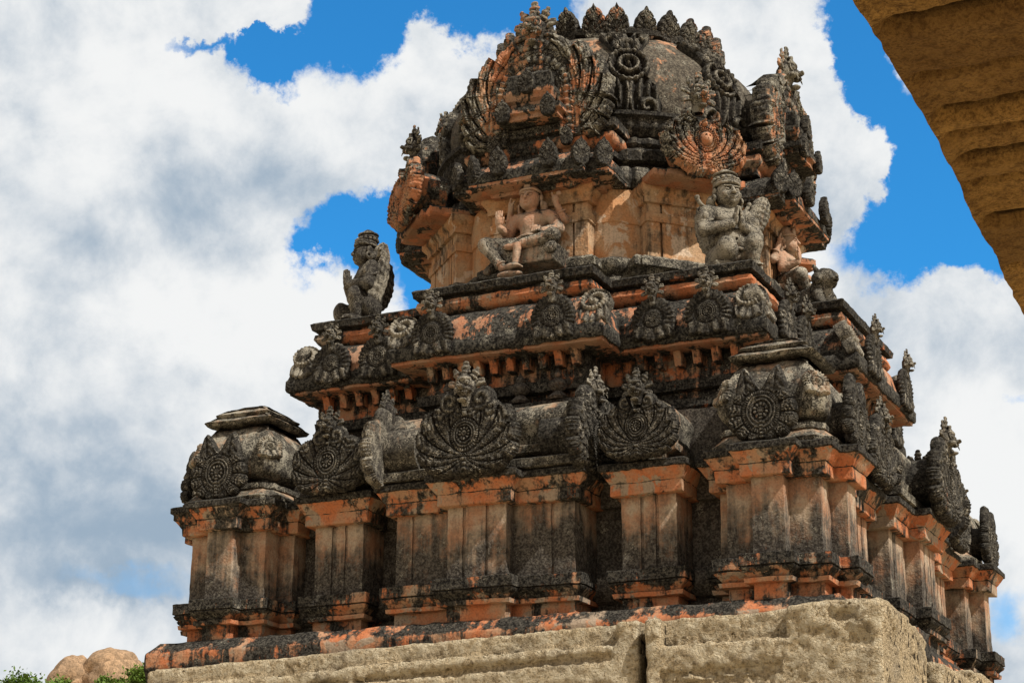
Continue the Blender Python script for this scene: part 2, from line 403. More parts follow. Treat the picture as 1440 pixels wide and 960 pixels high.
def stone(name, A, B, dark, scale=3., bump=.8, dk=(.48, .7), hi=(.82, .68, .46)):
    m, nt = new_mat(name); g = NT(nt); geo = g.n('ShaderNodeNewGeometry'); P = geo.outputs['Position']
    n1 = g.noise(P, scale, 6, .65); n3 = g.noise(P, scale*22, 3, .7); n2 = g.noise(P, scale*6, 6, .7, .3)
    col = g.mix(g.mapr(n1, .35, .65), A, B); col = g.mix(g.mapr(n3, .42, .68, 0, .7), col, dark); col = g.mix(g.mapr(g.noise(P, scale*1.7, 3), .5, .7, 0, .5), col, (.30, .27, .22) if name == 'golden_granite' else A)
    col = g.mix(g.mapr(n2, dk[0], dk[1], 0, .38 if name == 'golden_granite' else .6), col, dark)
    if name == 'brown_eave_stone': col = g.mix(g.mapr(g.attr('gr'), 0, 1, .0, .55), col, dark)
    ra = g.attr('rel'); col = g.mix(g.mapr(ra, .12, .0, 0, .9), col, (.015, .009, .005)); col = g.mix(g.math('MULTIPLY', g.mapr(ra, .60, .85, 0, .8), g.mapr(n2, .6, .4)), col, hi)  # dark grooves; convex edges paled to cream, sun highlights painted into the colour
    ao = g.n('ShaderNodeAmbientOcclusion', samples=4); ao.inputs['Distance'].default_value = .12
    col = g.mix(g.mapr(ao.outputs['AO'], .55, .2, 0, .7), col, (.02, .015, .01))  # shade of enclosed corners painted into the stone colour by occlusion
    bs = g.n('ShaderNodeBsdfPrincipled'); nt.links.new(col, bs.inputs['Base Color']); bs.inputs['Roughness'].default_value = .95; bs.inputs['Specular IOR Level'].default_value = .15
    bp = g.n('ShaderNodeBump'); bp.inputs['Strength'].default_value = bump; bp.inputs['Distance'].default_value = .03
    nt.links.new(g.math('ADD', g.math('MULTIPLY', n3, .9 if name == 'golden_granite' else .5), n2), bp.inputs['Height']); nt.links.new(bp.outputs[0], bs.inputs['Normal'])
    out = g.n('ShaderNodeOutputMaterial'); nt.links.new(bs.outputs[0], out.inputs[0]); return m
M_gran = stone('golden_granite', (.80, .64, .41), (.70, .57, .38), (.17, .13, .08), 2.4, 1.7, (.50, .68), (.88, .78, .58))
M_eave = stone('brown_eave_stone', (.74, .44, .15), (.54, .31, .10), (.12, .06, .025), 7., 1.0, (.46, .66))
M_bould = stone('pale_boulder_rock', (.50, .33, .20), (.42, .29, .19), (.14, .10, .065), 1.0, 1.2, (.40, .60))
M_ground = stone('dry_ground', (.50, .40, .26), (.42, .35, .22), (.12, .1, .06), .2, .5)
m, nt = new_mat('bush_leaves'); g = NT(nt); geo = g.n('ShaderNodeNewGeometry')
col = g.mix(g.noise(geo.outputs['Position'], 1.2, 4), (.05, .12, .01), (.13, .20, .015)); bs = g.n('ShaderNodeBsdfPrincipled'); nt.links.new(col, bs.inputs['Base Color']); bs.inputs['Roughness'].default_value = .7
nt.links.new(bs.outputs[0], g.n('ShaderNodeOutputMaterial').inputs[0]); M_leaf = m

# ================================================================== ORNAMENT MESHES
def lion_head(name, mat, vox=.0042):
    s = SDF((-.15, -.16, -.12), (.15, .10, .20), vox)
    sc = lambda x, y, z: .0035*np.sin(z*190+40*np.abs(x))
    s.ell((0, .0, .01), (.066, .055, .062), .01); s.ell((0, -.035, .055), (.05, .03, .022), .01)
    for q in (-1, 1):
        s.ell((q*.030, -.052, .026), (.017, .017, .016), .003); s.ell((q*.030, -.068, .026), (.005, .006, .005), .002, mode='sub')
        s.torus((q*.030, -.046, .028), (q*.2, -1, .3), .022, .005, .003)
        s.ell((q*.055, .0, .085), (.028, .013, .055), .005, e=(0, q*.55, 0), mod=sc); s.ell((q*.088, .005, .035), (.045, .013, .024), .005, e=(0, -q*.35, 0), mod=sc)
        s.ell((q*.085, .005, -.025), (.045, .013, .02), .005, e=(0, q*.25, 0), mod=sc); s.ell((q*.034, -.052, -.018), (.026, .03, .018), .008)
        for t in range(3): s.cap((q*(.012+.014*t), -.078, -.036), (q*(.012+.014*t), -.084, -.058), .006, .002, .002)
        s.ell((q*.012, -.10, .0), (.009, .008, .007), .002)
    s.ell((0, -.075, -.006), (.022, .034, .016), .008); s.ell((0, -.006, .12), (.030, .013, .062), .004, mod=sc); s.ell((0, -.03, .085), (.022, .016, .03), .005, mod=sc)
    s.ell((0, -.066, -.052), (.036, .03, .016), .003, mode='sub'); s.ell((0, -.055, -.085), (.032, .028, .013), .006)
    s.cap((0, .01, -.04), (0, .02, -.13), .045, .035, .02)
    P, F, rel = s.mesh(); return MB().add(P, F, .0, rel).mesh(name, mat, .0028, 34)
LH = lion_head('lion_head', M_black); LHf = lion_head('lion_head_ochre', M_flame); LHg = lion_head('lion_head_grey', M_greyd)

def fan_mesh(name, mat, fan, size, thick=.24, amp=.10, nr=52, na=260, c=(0, 0), gr=0., lump=.06, back=True, wamp=.0025):
    mb = MB(); plate(mb, fan.G, fan.H, c, nr, na, size, thick, amp, gr, lump=lump)
    if back:
        G2 = lambda x, y: .62-np.hypot(x, (y+.05)*1.05); plate(mb, G2, lambda x, y: 0*x+.5, (0, -.05), 4, 40, size, .9, 0, gr, warp=lambda V: V+np.array([0, size*.5, 0]))
    return mb.mesh(name, mat, wamp, 30)
F_fan = Fan(up=.45, a0=.3, a1=2.8, n=7, tw=.05)
F_fan2 = Fan(up=.5, a0=.35, a1=2.8, n=7, depth=.11, curls=((.28, .62, .24),), ring=(0, -.05, .40), tw=.05, spike=1)
F_ring = Fan(b=(0, -.1), n=5, a0=.25, a1=2.6, env=([0, .25, .55, .9, 1.3, 1.8, 2.4, PI], [.62, .95, 1.14, .92, .95, 1.0, .92, .8]), depth=.13, tw=.0, ring=(0, -.05, .60), curls=(), beads=34, horns=((.42, .66, .30, .52, .10),))
F_bell = Bell(); F_bell2 = Bell(24, .42, .98, -.8)
F_face = Fan(b=(0, -.78), up=.8, n=7, a0=.7, a1=2.6, env=([0, .3, .6, .9, 1.2, 1.5, 1.8, PI], [1.35, 1.5, 1.62, 1.6, 1.4, 1.15, .7, .3]), depth=.18, curls=((.28, .60, .22),), ring=(0, -.12, .34), face=True, tw=.0, spike=1, beads=20)
F_leaf = Fan(b=(0, -.7), n=3, a0=0, a1=1.0, env=([0, .10, .28, .55, .9, 1.4, PI], [1.95, 1.68, 1.48, 1.20, .92, .62, .35]), depth=.1, tw=.1, ring=(0, -.25, .36), curls=(), beads=12)
me_fan = fan_mesh('medallion', M_black, F_fan, .34); me_fan2 = fan_mesh('medallion', M_black, F_fan2, .265)
me_fanv = [fan_mesh('medallion', M_black, Fan(up=u_, a0=.3*u_+.1, a1=2.75, n=n_, depth=d_, curls=((cx_, cy_, cr_),), ring=(0, -.05, R_), tw=.05, beads=b_, spike=sp_), sz_)
    for u_, n_, d_, cx_, cy_, cr_, R_, b_, sp_, sz_ in ((.3, 6, .09, .26, .64, .26, .45, 22, 0, .27), (.6, 8, .12, .30, .60, .22, .36, 30, 1, .262), (.45, 5, .08, .24, .66, .28, .50, 26, 0, .27))]
me_ring = fan_mesh('medallion', M_black, F_ring, .245); me_bell = fan_mesh('medallion', M_black, F_bell, .175, nr=26, na=150); me_bell2 = fan_mesh('medallion', M_black, F_bell2, .170, nr=26, na=150)
me_face = fan_mesh('medallion', M_flame, F_face, .31, thick=.18, amp=.2, na=320, gr=-.08)
me_mini = fan_mesh('medallion', M_black, F_leaf, .105, nr=20, na=110, thick=.5, back=False); 
me_petal = fan_mesh('petal', M_flame, F_leaf, .135, nr=20, na=110, thick=.5, amp=.22, back=False, gr=.02)
me_sidefan = fan_mesh('medallion', M_grey, F_fan, .32, thick=.26, lump=.10)

def horseshoe(mat):
    """large arched dormer face with an open niche"""
    c = (0, -.05); N0 = .30
    env = ([0, .35, .7, 1.1, 1.5, 1.9, 2.25, 2.6, PI], [.86, .92, .98, .98, .98, 1.04, 1.12, .95, .72])
    FF = Fan(b=(0, -.84), up=1.0, n=8, a0=.85, a1=2.75, env=([0, .25, .5, .75, 1.0, 1.25, 1.5, 1.75, PI], [1.86, 1.84, 1.78, 1.66, 1.48, 1.28, 1.10, .76, .3]), depth=.17, tw=.0, ring=(9, 9, .1), curls=(), spike=1)
    def G(x, y): return np.where(y < -.86, -1, FF.G(x, y))
    def Hh(x, y):
        h = FF.H(x, y)+.06
        xx = np.abs(x); d = np.where(y > -.1, np.hypot(x, (y+.1)*.9), xx-.10*np.clip(-.1-y, 0, 1)**1.5); a = np.arctan2(x, y+.1)
        for R0, w, hh, b in ((.37, .05, .55, 0), (.49, .055, .62, 1), (.60, .04, .5, 0)):
            q = np.clip(1-((d-R0)/w)**2, 0, 1)**.5
            h = np.where(np.abs(d-R0) < w, hh*(.5+.5*q)*(1+(.22*np.sin(np.where(y > -.1, a*34, y*60)) if b else 0))+.12, h)
        return np.where(d < .315, -3., h)
    mb = MB(); n = 320
    # custom: same plate but keep the negative niche
    ph = np.arange(n)*2*PI/n; dx = np.sin(ph); dy = np.cos(ph); t = np.linspace(.02, 1.6, 500)
    ins = G(c[0]+dx[:, None]*t, c[1]+dy[:, None]*t) > 0; first = np.argmin(ins, 1); R = t[np.maximum(first-1, 0)]
    nr = 70; rr = np.arange(1, nr+1)/nr
    X = np.concatenate([[c[0]], (c[0]+dx[None]*R[None]*rr[:, None]).ravel()]); Y = np.concatenate([[c[1]], (c[1]+dy[None]*R[None]*rr[:, None]).ravel()])
    h = Hh(X, Y); sz = .61; d = np.where(h < 0, -.42, .10*np.clip(h, 0, 1.3)); eh = np.clip((1-np.concatenate([[0], np.repeat(rr, n)]))/.05, 0, 1)**.5
    d = np.where(d > 0, d*(.3+.7*eh), d)
    A = np.column_stack([X*sz, -d*sz-.06, Y*sz*.93]); F = [(0, 1+(j+1) % n, 1+j) for j in range(n)]
    for i in range(nr-1):
        for j in range(n):
            k = (j+1) % n; F.append((1+i*n+j, 1+i*n+k, 1+(i+1)*n+k, 1+(i+1)*n+j))
    last = A[1+(nr-1)*n:].copy(); Vs = [A]; b = 1+(nr-1)*n; s0 = len(A)
    for w, sc in ((.25, 1.01), (.6, 1.015), (1, .96), (1.0, .6)):
        q = last.copy(); q[:, 0] *= sc; q[:, 2] = (q[:, 2])*sc; q[:, 1] = last[:, 1]*(1-w)+.07*w; Vs.append(q)
        for j in range(n):
            k = (j+1) % n; F.append((b+j, b+k, s0+k, s0+j))
        b = s0; s0 += n
    mb.add(np.concatenate(Vs), F, np.where(np.arange(s0) < len(A), 0, .1), np.concatenate([np.clip(h, 0, 1), np.full(s0-len(A), .55)]))
    # rounded lumps along the rim thickness
    return mb.mesh('medallion', mat, .003, 26)
me_horse = horseshoe(M_flame)

def swirl_mesh():
    G = lambda x, y: np.maximum(.62-np.hypot(x, y-.3), np.maximum(.95-np.hypot(x*1.15, (y+.35)*1.5)+.04*np.cos(x*25), 0)-.25)
    def H(x, y):
        d = np.hypot(x, y-.3); th = np.arctan2(y-.3, x)
        return np.where(d < .6, .75+.4*np.cos(d*17+th)+.1*np.cos(th*20), .35+.4*np.abs(np.sin(x*9+np.sign(x)*y*2)))
    mb = MB(); plate(mb, G, H, (0, .1), 26, 130, .19, .3, .25, .0); return mb.mesh('swirl_roundel', M_grey, .0025, 30)
me_swirl = swirl_mesh()

# ================================================================== TOWER
tower = thing('temple_tower', 'tiered terracotta and black stucco temple tower with carved dome, on the granite base', 'temple tower', (0, 0, -.46))
FR = [Rz(k*PI/2) for k in range(4)]          # south, east, north, west
H = 2.5
def mesh_sweep(name, items, mat, seg=.03, wamp=.004, seed=0):
    mb = MB()
    for poly, prof in items: sweep(mb, poly, prof, seg)
    return mb.mesh(name, mat, wamp, 11, seed=seed)

# ledge and core
part('ledge', mesh_sweep('ledge', [(rect(-2.64, 2.64, -2.64, 2.64), [(.06, -.62, .0), (.08, -.50, -.05), (.08, -.40, -.12), (.075, -.385, -.12), (.0, -.30, -.12), (-.3, -.295, -.1)])], M_mould, .04, .008), tower)
core = [(.10, -.3, .15), (.10, -.18, .15), (.15, -.16, .1), (.20, -.09, .08), (.20, 0, .1), (.0, .002, .3), (0, .25, .0), (0, .45, .05), (0, .53, .1), (.06, .535, .05), (.06, .61, 0), (.12, .69, 0), (.16, .70, .2), (.16, .76, .3), (0, .78, .3), (0, 1.22, .2), (-.3, 1.25, .2)]
part('storey_wall', mesh_sweep('storey_wall', [(rect(-2.10, 2.10, -2.10, 2.10), [(o, z, g_+.22) for o, z, g_ in core])], M_wall, .04), tower)  # extra grime value paints deep shade into the gaps between bays

BASE = [(.0, -.3, -.1), (.0, -.195, -.12), (.05, -.19, -.12), (.055, -.16, -.08), (.03, -.155, -.05), (.045, -.13, -.02), (.07, -.11, .02), (.08, -.092, .05), (.07, -.083, .1), (.085, -.078, .04), (.085, -.004, .05), (.08, 0, .08), (-.04, .004, .2)]
CAP = [(-.02, .525, -.1), (.055, .53, -.08), (.06, .535, -.1), (.06, .612, -.1), (.062, .616, .1), (.068, .622, -.1), (.115, .695, -.1), (.125, .70, .1), (.13, .705, .22), (.13, .745, .25), (.1, .76, .25), (-.05, .765, .3)]
def notched(pts_u, v, x0, x1, cut, d=.012, w=.012):
    """front edge from x0 to x1 at depth v with thin grooves at positions cut"""
    out = [(x0, -v)]
    for c in cut: out += [(c-w, -v), (c-w, -v+d), (c+w, -v+d), (c+w, -v)]
    return out+[(x1, -v)]

# ---- corner shrines: square with a centre projection on each side
def cross_poly(hw, cw, p):
    return [(-hw, -hw), (-cw, -hw), (-cw, -hw-p), (cw, -hw-p), (cw, -hw), (hw, -hw), (hw, -cw), (hw+p, -cw), (hw+p, cw), (hw, cw), (hw, hw), (cw, hw), (cw, hw+p), (-cw, hw+p), (-cw, hw), (-hw, hw), (-hw, cw), (-hw-p, cw), (-hw-p, -cw), (-hw, -cw)]
kp = cross_poly(.331, .1125, .12)
SH = [(0, -.01, .16), (0, .10, .14), (0, .3, -.02), (0, .45, -.12), (0, .54, -.08)]
me_kb = mesh_sweep('shrine_body', [(kp, SH)], M_wall, .025)
me_kbase = mesh_sweep('base_moulding', [(kp, BASE)], M_mould, .025)
me_kcap = mesh_sweep('capital', [(kp, CAP)], M_mould, .025)
def cham(h, c): return [(-h+c, -h), (h-c, -h), (h, -h+c), (h, h-c), (h-c, h), (-h+c, h), (-h, h-c), (-h, -h+c)]
kr = [(.10, .76, .1), (.11, .79, .1), (.09, .80, .0), (.03, .855, -.1), (.045, .862, .1), (.045, .90, .1), (.01, .91, .1), (-.045, .925, .1), (-.045, .945, .1), (.0, .96, .0), (.035, 1.0, .05), (.055, 1.07, .05), (.045, 1.15, 0), (.01, 1.24, 0), (-.05, 1.33, 0), (-.11, 1.395, 0), (-.2, 1.42, 0)]
me_kroof = mesh_sweep('roof', [(cham(.33, .04), kr)], M_roof, .03, .006)
kc = []
for z0, h, t in ((1.425, .31, .07), (1.495, .25, .07), (1.56, .17, .04)):
    kc.append((cham(h, .02), [(-.12, z0-.01, .1), (-.02, z0, .1), (.0, z0+t*.35, .1), (-.02, z0+t*.5, .1), (-.09, z0+t, .1), (-.11, z0+t+.002, .1)]))
me_kfin = mesh_sweep('roof_cap', kc, M_roof, .03, .006)
me_leafc = fan_mesh('corner_leaf', M_roof, F_bell2, .10, nr=20, na=100, thick=.3, back=False, amp=.22)
shr_lab = {0: 'soot stained corner shrine at the left end of the front', 1: 'sunlit corner shrine on the near right corner', 2: 'small shrine on the far right corner', 3: 'hidden rear corner shrine'}
for i, (sx, sy) in enumerate(((-1, -1), (1, -1), (1, 1), (-1, 1))):
    W = T(sx*2.169, sy*2.169, 0)
    b = part('corner_shrine', me_kb, tower, W, shr_lab[i])
    for nm, me in (('base_moulding', me_kbase), ('capital', me_kcap), ('roof', me_kroof), ('roof_cap', me_kfin)): part(nm, me, b, W)
    for k in range(4):
        if (k == 0 and sy > 0) or (k == 2 and sy < 0) or (k == 2) or (k == 1 and sx < 0) or (k == 3 and sx > 0): continue
        part('medallion', me_ring, b, W @ FR[k] @ T(0, -.50, .985))
    for k in range(4):
        if sy > 0 and not sx > 0: continue
        part('corner_leaf', me_leafc, b, W @ Rz(PI/4+k*PI/2) @ T(0, -.46, 1.18) @ Matrix.Rotation(-.35, 4, 'X'))

# ---- panel bays (narrow) and long shrines
def bay_poly(hw, v, back, cw=None, p=0, cuts=(), cc=()):
    a = []
    if cw:
        a += notched(None, v, -hw, -cw, [c for c in cuts if c < 0]) + notched(None, v+p, -cw, cw, cc) + notched(None, v, cw, hw, [c for c in cuts if c > 0])
    else: a += notched(None, v, -hw, hw, cuts)
    return a+[(hw, -back), (-hw, -back)]
pv = 2.42
me_pb = mesh_sweep('bay_body', [(bay_poly(.205, pv, 2.1, cuts=(-.05, .06)), [(0, -.01, .2), (0, .12, .16), (0, .3, .02), (0, .45, -.1), (0, .54, -.02)])], M_wall, .025, seed=3)
me_pbase = mesh_sweep('base_moulding', [(bay_poly(.205, pv, 2.1), BASE)], M_mould, .025, seed=4)
me_pcap = mesh_sweep('capital', [(bay_poly(.205, pv, 2.1), CAP)], M_mould, .025, seed=5)
vault = lambda hw, z0, zt, n=14: [(hw*math.sin(-PI*.62+i*PI*1.24/n), zt-hw+hw*math.cos(-PI*.62+i*PI*1.24/n)*1.0) for i in range(n+1)]
def vault_mesh(name, hw, y0, y1, z0, zt, mat, rot=False, seg=.05):
    """barrel running along y (or along x when rot)"""
    pts = [(-hw*.72, z0), (-hw*.72, z0+.04), (-hw*1.0, z0+.07), (-hw*1.02, z0+.12), (-hw*.86, z0+.14), (-hw*.86, z0+.19)]
    R = hw; cz = z0+.19+(zt-z0-.19)*.42; ry = zt-cz
    for i in range(17):
        a = -PI*.60+i*PI*1.2/16; pts.append((R*math.sin(a), cz+ry*math.cos(a) if math.cos(a) > 0 else cz+(cz-z0-.19)*math.cos(a)*1.3))
    pts += [(-p[0], p[1]) for p in pts[5::-1]]
    pts = np.array(pts); n = len(pts); k = int((y1-y0)/seg)+1; V = []; F = []
    ring = []
    for j in range(k+1):
        y = y0+(y1-y0)*j/k; V.append(np.column_stack([pts[:, 0], np.full(n, y), pts[:, 1]]))
    for j in range(k):
        for i in range(n-1): F.append((j*n+i, (j+1)*n+i, (j+1)*n+i+1, j*n+i+1))
    F.append(tuple(range(n))); F.append(tuple(k*n+i for i in range(n))[::-1])
    V = np.concatenate(V)
    if rot: V = np.column_stack([V[:, 1], V[:, 0], V[:, 2]]); F = [f[::-1] for f in F]
    return MB().add(V, F, 0.).mesh(name, mat, .006, 9)
me_pv = vault_mesh('roof', .23, -2.5, -1.9, .76, 1.22, M_roof)
sv = 2.5
sb = [(0, -.01, .16), (0, .14, .14), (0, .3, .03), (0, .45, -.08), (0, .54, -.08)]
me_sb = mesh_sweep('bay_body', [(bay_poly(.71, sv, 2.0, .232, .12, cuts=(-.57, .54), cc=(-.10, .08)), sb)], M_wall, .025, seed=6)
me_sbase = mesh_sweep('base_moulding', [(bay_poly(.71, sv, 2.0, .232, .12), BASE)], M_mould, .025, seed=7)
me_scap = mesh_sweep('capital', [(bay_poly(.71, sv, 2.0, .232, .12), CAP)], M_mould, .025, seed=8)
def shift(me, v): return me
me_sv = vault_mesh('roof', .30, -.76, .76, .765, 1.25, M_roof, rot=True)
me_plinth = mesh_sweep('roof_plinth', [(rect(-.80, .80, -2.62, -1.95), [(0, .762, .2), (.02, .77, .2), (.02, .83, .25), (0, .84, .25), (-.06, .86, .2)])], M_roof, .04)
me_front_block = mesh_sweep('corbel', [(rect(-.20, .20, -.1, .2), [(0, 0, .1), (.01, .01, .1), (.01, .1, .1), (-.01, .11, .1)])], M_roof, .03)
def head_at(par, me, W, s=1.): return part('lion_head', me, par, W @ Matrix.Scale(s, 4))
for k in range(4):
    R = FR[k]
    for sx in (-1, 1):
        W = R @ T(sx*1.24, 0, 0); b = part('panel_bay', me_pb, tower, W)
        part('base_moulding', me_pbase, b, W); part('capital', me_pcap, b, W); part('roof', me_pv, b, W)
        if k != 2:
            part('medallion', me_fanv[(k*2+(sx > 0)*1) % 3], b, W @ T(0, -2.60, .995))
            head_at(b, LH, W @ T(0, -2.62, 1.245), .92)
    b = part('long_shrine', me_sb, tower, R)
    part('base_moulding', me_sbase, b, R); part('capital', me_scap, b, R); part('roof_plinth', me_plinth, b, R)
    part('roof', me_sv, b, R @ T(0, -2.27, .06))
    if k != 2:
        part('medallion', me_fan, b, R @ T(0.0, -2.78, 1.03)); head_at(b, LHg, R @ T(0, -2.82, 1.345), 1.15)
    for sx in (-1, 1):
        W = R @ T(sx*.80, -2.47 if sx < 0 else -2.40, 1.03) @ Rz(sx*PI/2)
        if k == 1 and sx < 0: W = R @ T(-.80, -2.36, 1.0) @ Rz(-PI/2) @ Matrix.Scale(.72, 4)
        if k != 2: part('medallion', me_sidefan if sx < 0 and k == 0 else me_fan, b, W); head_at(b, LHg, W @ T(0, -.03, .32), 1.0)

# ---- second storey
def crossp(Hh, b, P):
    p = [(-Hh, -Hh), (-b, -Hh), (-b, -Hh-P), (b, -Hh-P), (b, -Hh)]; out = []
    for k in range(4):
        c, s = math.cos(k*PI/2), math.sin(k*PI/2); out += [(x*c-y*s, x*s+y*c) for x, y in p]
    return out
w2 = [(.1, 1.15, .15), (.1, 1.27, .1), (.14, 1.30, .1), (.14, 1.36, .15), (.05, 1.38, .1), (.0, 1.40, .05), (0, 1.45, .05), (.06, 1.46, .15), (.07, 1.535, .12), (.01, 1.54, 0), (0, 1.55, -.06), (0, 1.64, -.06), (0, 1.76, .0)]
part('storey_wall', mesh_sweep('storey_wall', [(crossp(1.77, .66, .36), w2)], M_mould, .035), tower, label='terracotta wall of the second storey with bracket row')
k2 = [(-.28, 1.738, -.02), (-.06, 1.742, -.1), (-.03, 1.75, -.15), (-.03, 1.768, -.1), (-.01, 1.772, .15), (0, 1.79, .17), (0, 1.865, .14), (-.01, 1.88, .06), (-.02, 1.9, 0.), (-.035, 1.97, -.03), (-.075, 2.06, -.02), (-.14, 2.13, .0), (-.2, 2.165, .1), (-.3, 2.175, .1)]
part('cornice', mesh_sweep('cornice', [(crossp(2.02, .896, .372), k2)], M_kap, .035, .006), tower, label='sooty curved cornice of the second storey')
p2 = [(-.25, 2.15, 0), (-.23, 2.17, .0), (-.18, 2.20, -.12), (-.155, 2.24, -.12), (-.165, 2.28, -.1), (-.2, 2.295, .1), (-.2, 2.31, .1), (-.14, 2.318, .05), (-.13, 2.37, .12), (-.15, 2.385, .2), (-.6, 2.39, .25)]
part('upper_plinth', mesh_sweep('upper_plinth', [(crossp(2.02, .896, .372), p2)], M_mould, .035, .006), tower)
mb = MB(); sweep(mb, rect(-.03, .03, -.05, .06), [(-.004, -.10, 0), (0, -.09, -.1), (.0, -.02, -.1), (.0, .02, 0)], .03)
V = mb.V[0]; V[:, 1] -= np.clip(V[:, 2]+.06, 0, 1)*.6
me_dent = mb.mesh('bracket', M_mould, .004, 14)
for k in (0, 1, 3):
    R = FR[k]
    for u0, u1, v in ((-.6, .6, 2.17), (-1.72, -.98, 1.81), (.98, 1.72, 1.81)):
        n = int((u1-u0)/.125)
        for i in range(n+1):
            part('bracket', me_dent, tower, R @ T(u0+(u1-u0)*i/n, -v, 1.735))
# pot finials standing on the long roof ridge line
mb = MB(); lathe(mb, [(.075, 0, .1), (.09, .02, .1), (.05, .06, .1), (.035, .075, 0), (.06, .09, 0), (.082, .12, 0), (.082, .14, 0), (.05, .175, 0), (.022, .19, 0), (.034, .205, -.1), (.034, .225, -.1), (.012, .26, -.1), (.002, .28, -.1)], 20)
mb.gr[0] += .22
me_pot = mb.mesh('pot_finial', M_wall, .003, 20)
for k in (0, 1, 3):
    for u in (-.46, -.155, .155, .46): part('pot_finial', me_pot, tower, FR[k] @ T(u, -2.22, 1.37) @ Matrix.Scale(.88, 4))
# second storey medallions
for k in (0, 1, 3):
    R = FR[k]
    for u in (-.50, .50):
        W = R @ T(u, -2.40, 1.955); o = part('medallion', me_bell, tower, W); head_at(o, LHg, W @ T(0, -.03, .225), .72)
    for u, me in ((1.157, me_bell2), (1.583, me_bell), (-1.157, me_bell), (-1.583, me_bell2)):
        W = R @ T(u, -2.04, 1.955); o = part('medallion', me, tower, W)
        if k != 3: head_at(o, LHg if u > 0 else LH, W @ T(0, -.03, .22), .72)
    for u, v in ((.80, 2.31), (-.80, 2.31), (1.88, 1.95), (-1.88, 1.95)):
        part('swirl_roundel', me_swirl, tower, R @ T(u, -v+.03, 2.0) @ Matrix.Rotation(-.45, 4, 'X'))

# ---- neck (griva)
def octp(r, n=8, ph=PI/8): return [(r*math.cos(ph+2*PI*i/n), r*math.sin(ph+2*PI*i/n)) for i in range(n)]
ap = 1/math.cos(PI/8)
nk = [(.0, 2.38, .3), (.0, 2.47, .3), (.05, 2.50, .25), (.05, 2.55, .3), (.02, 2.60, .3), (.07, 2.63, .25), (.09, 2.67, .1), (.09, 2.705, .1), (.06, 2.73, .2), (0, 2.735, .1), (0, 2.78, -.1), (0, 3.05, 0), (.012, 3.06, 0), (.012, 3.1, 0), (.012, 3.34, 0)]
def octn(r):
    P = octp(r); out = []
    for i in range(8):
        a = np.array(P[i]); b = np.array(P[(i+1) % 8]); e = (b-a)/np.linalg.norm(b-a); n = np.array([e[1], -e[0]]); L = np.linalg.norm(b-a); out.append(tuple(a))
        for c in (.22, .78):
            p = a+e*L*c; out += [tuple(p-e*.01), tuple(p-e*.01-n*.015), tuple(p+e*.01-n*.015), tuple(p+e*.01)]
    return out
part('neck_wall', mesh_sweep('neck_wall', [(octn(1.40*ap), nk)], M_griva, .04), tower, label='golden ochre wall of the tower neck')
part('neck_plinth', mesh_sweep('neck_plinth', [(octp(1.40*ap), [(.0, 2.38, .3), (.03, 2.47, .3), (.06, 2.50, .25), (.06, 2.55, .3), (.03, 2.60, .3), (.08, 2.63, .25), (.10, 2.67, .2), (.10, 2.705, .2), (.07, 2.735, .25), (-.1, 2.74, .2)])], M_roof, .04), tower)
nb = [(.0, 2.72, -.02), (0, 3.04, .0), (.014, 3.045, .0), (.014, 3.12, .0), (.0, 3.125, 0), (0, 3.2, 0), (.03, 3.205, 0), (.03, 3.25, 0), (.07, 3.30, 0), (.07, 3.35, 0)]
ns = [(-.05, 2.40, .3), (.03, 2.42, .3), (.03, 2.50, .3), (-.01, 2.52, .3), (-.01, 2.55, .3), (.03, 2.58, .25), (.05, 2.62, .2), (.09, 2.64, .2), (.09, 2.70, .15), (.06, 2.73, .25), (-.1, 2.735, .3)]
kz = [(-.25, 3.30, -.1), (-.14, 3.305, -.1), (-.13, 3.33, -.05), (-.03, 3.34, .0), (.0, 3.355, .0), (0, 3.38, -.1), (.005, 3.385, .08), (.0, 3.46, .03), (-.03, 3.50, -.05), (-.08, 3.56, 0), (-.16, 3.60, .1), (-.4, 3.61, .1)]
pz = [(-.02, 3.6, 0), (-.02, 3.66, -.1), (.0, 3.67, -.15), (.025, 3.71, -.15), (.02, 3.76, -.1), (.0, 3.775, .1), (0, 3.79, .1), (.04, 3.80, -.05), (.045, 3.87, .1), (.0, 3.885, .2), (-.1, 3.89, .2)]
def bp2(h1, v1, h2, v2, back): return [(-h2, -v2), (-h1, -v2), (-h1, -v1), (h1, -v1), (h1, -v2), (h2, -v2), (h2, -back), (-h2, -back)]
me_nb = mesh_sweep('porch_wall', [(notched(None, 1.54, -.42, .42, (-.30, .30), .02, .01)+[(.42, -.9), (-.42, -.9)], nb)], M_griva, .03)
me_ns = mesh_sweep('porch_plinth', [(bp2(.42, 1.54, .43, 1.50, .9), ns)], M_roof, .03, .006)
me_nc = mesh_sweep('porch_cornice', [(bp2(.50, 1.82, .68, 1.74, .9), kz)], M_kap, .03, .006)
me_np = mesh_sweep('dormer_plinth', [(bp2(.42, 1.62, .64, 1.56, .9), pz)], M_mould, .03, .006)
me_db = mesh_sweep('porch_wall', [(notched(None, 1.54, -.34, .34, (-.22, .22), .02, .01)+[(.34, -.9), (-.34, -.9)], nb)], M_griva, .03, seed=2)
me_ds = mesh_sweep('porch_plinth', [(bp2(.34, 1.54, .40, 1.52, .9), ns)], M_roof, .03, .006, seed=2)
me_dc = mesh_sweep('porch_cornice', [(bp2(.30, 1.84, .40, 1.80, .9), [(-.25, 3.325, -.25), (-.02, 3.33, -.25), (0, 3.345, -.2), (0, 3.39, -.1), (-.02, 3.41, .2), (-.3, 3.42, .2)])], M_kap, .03, .006)
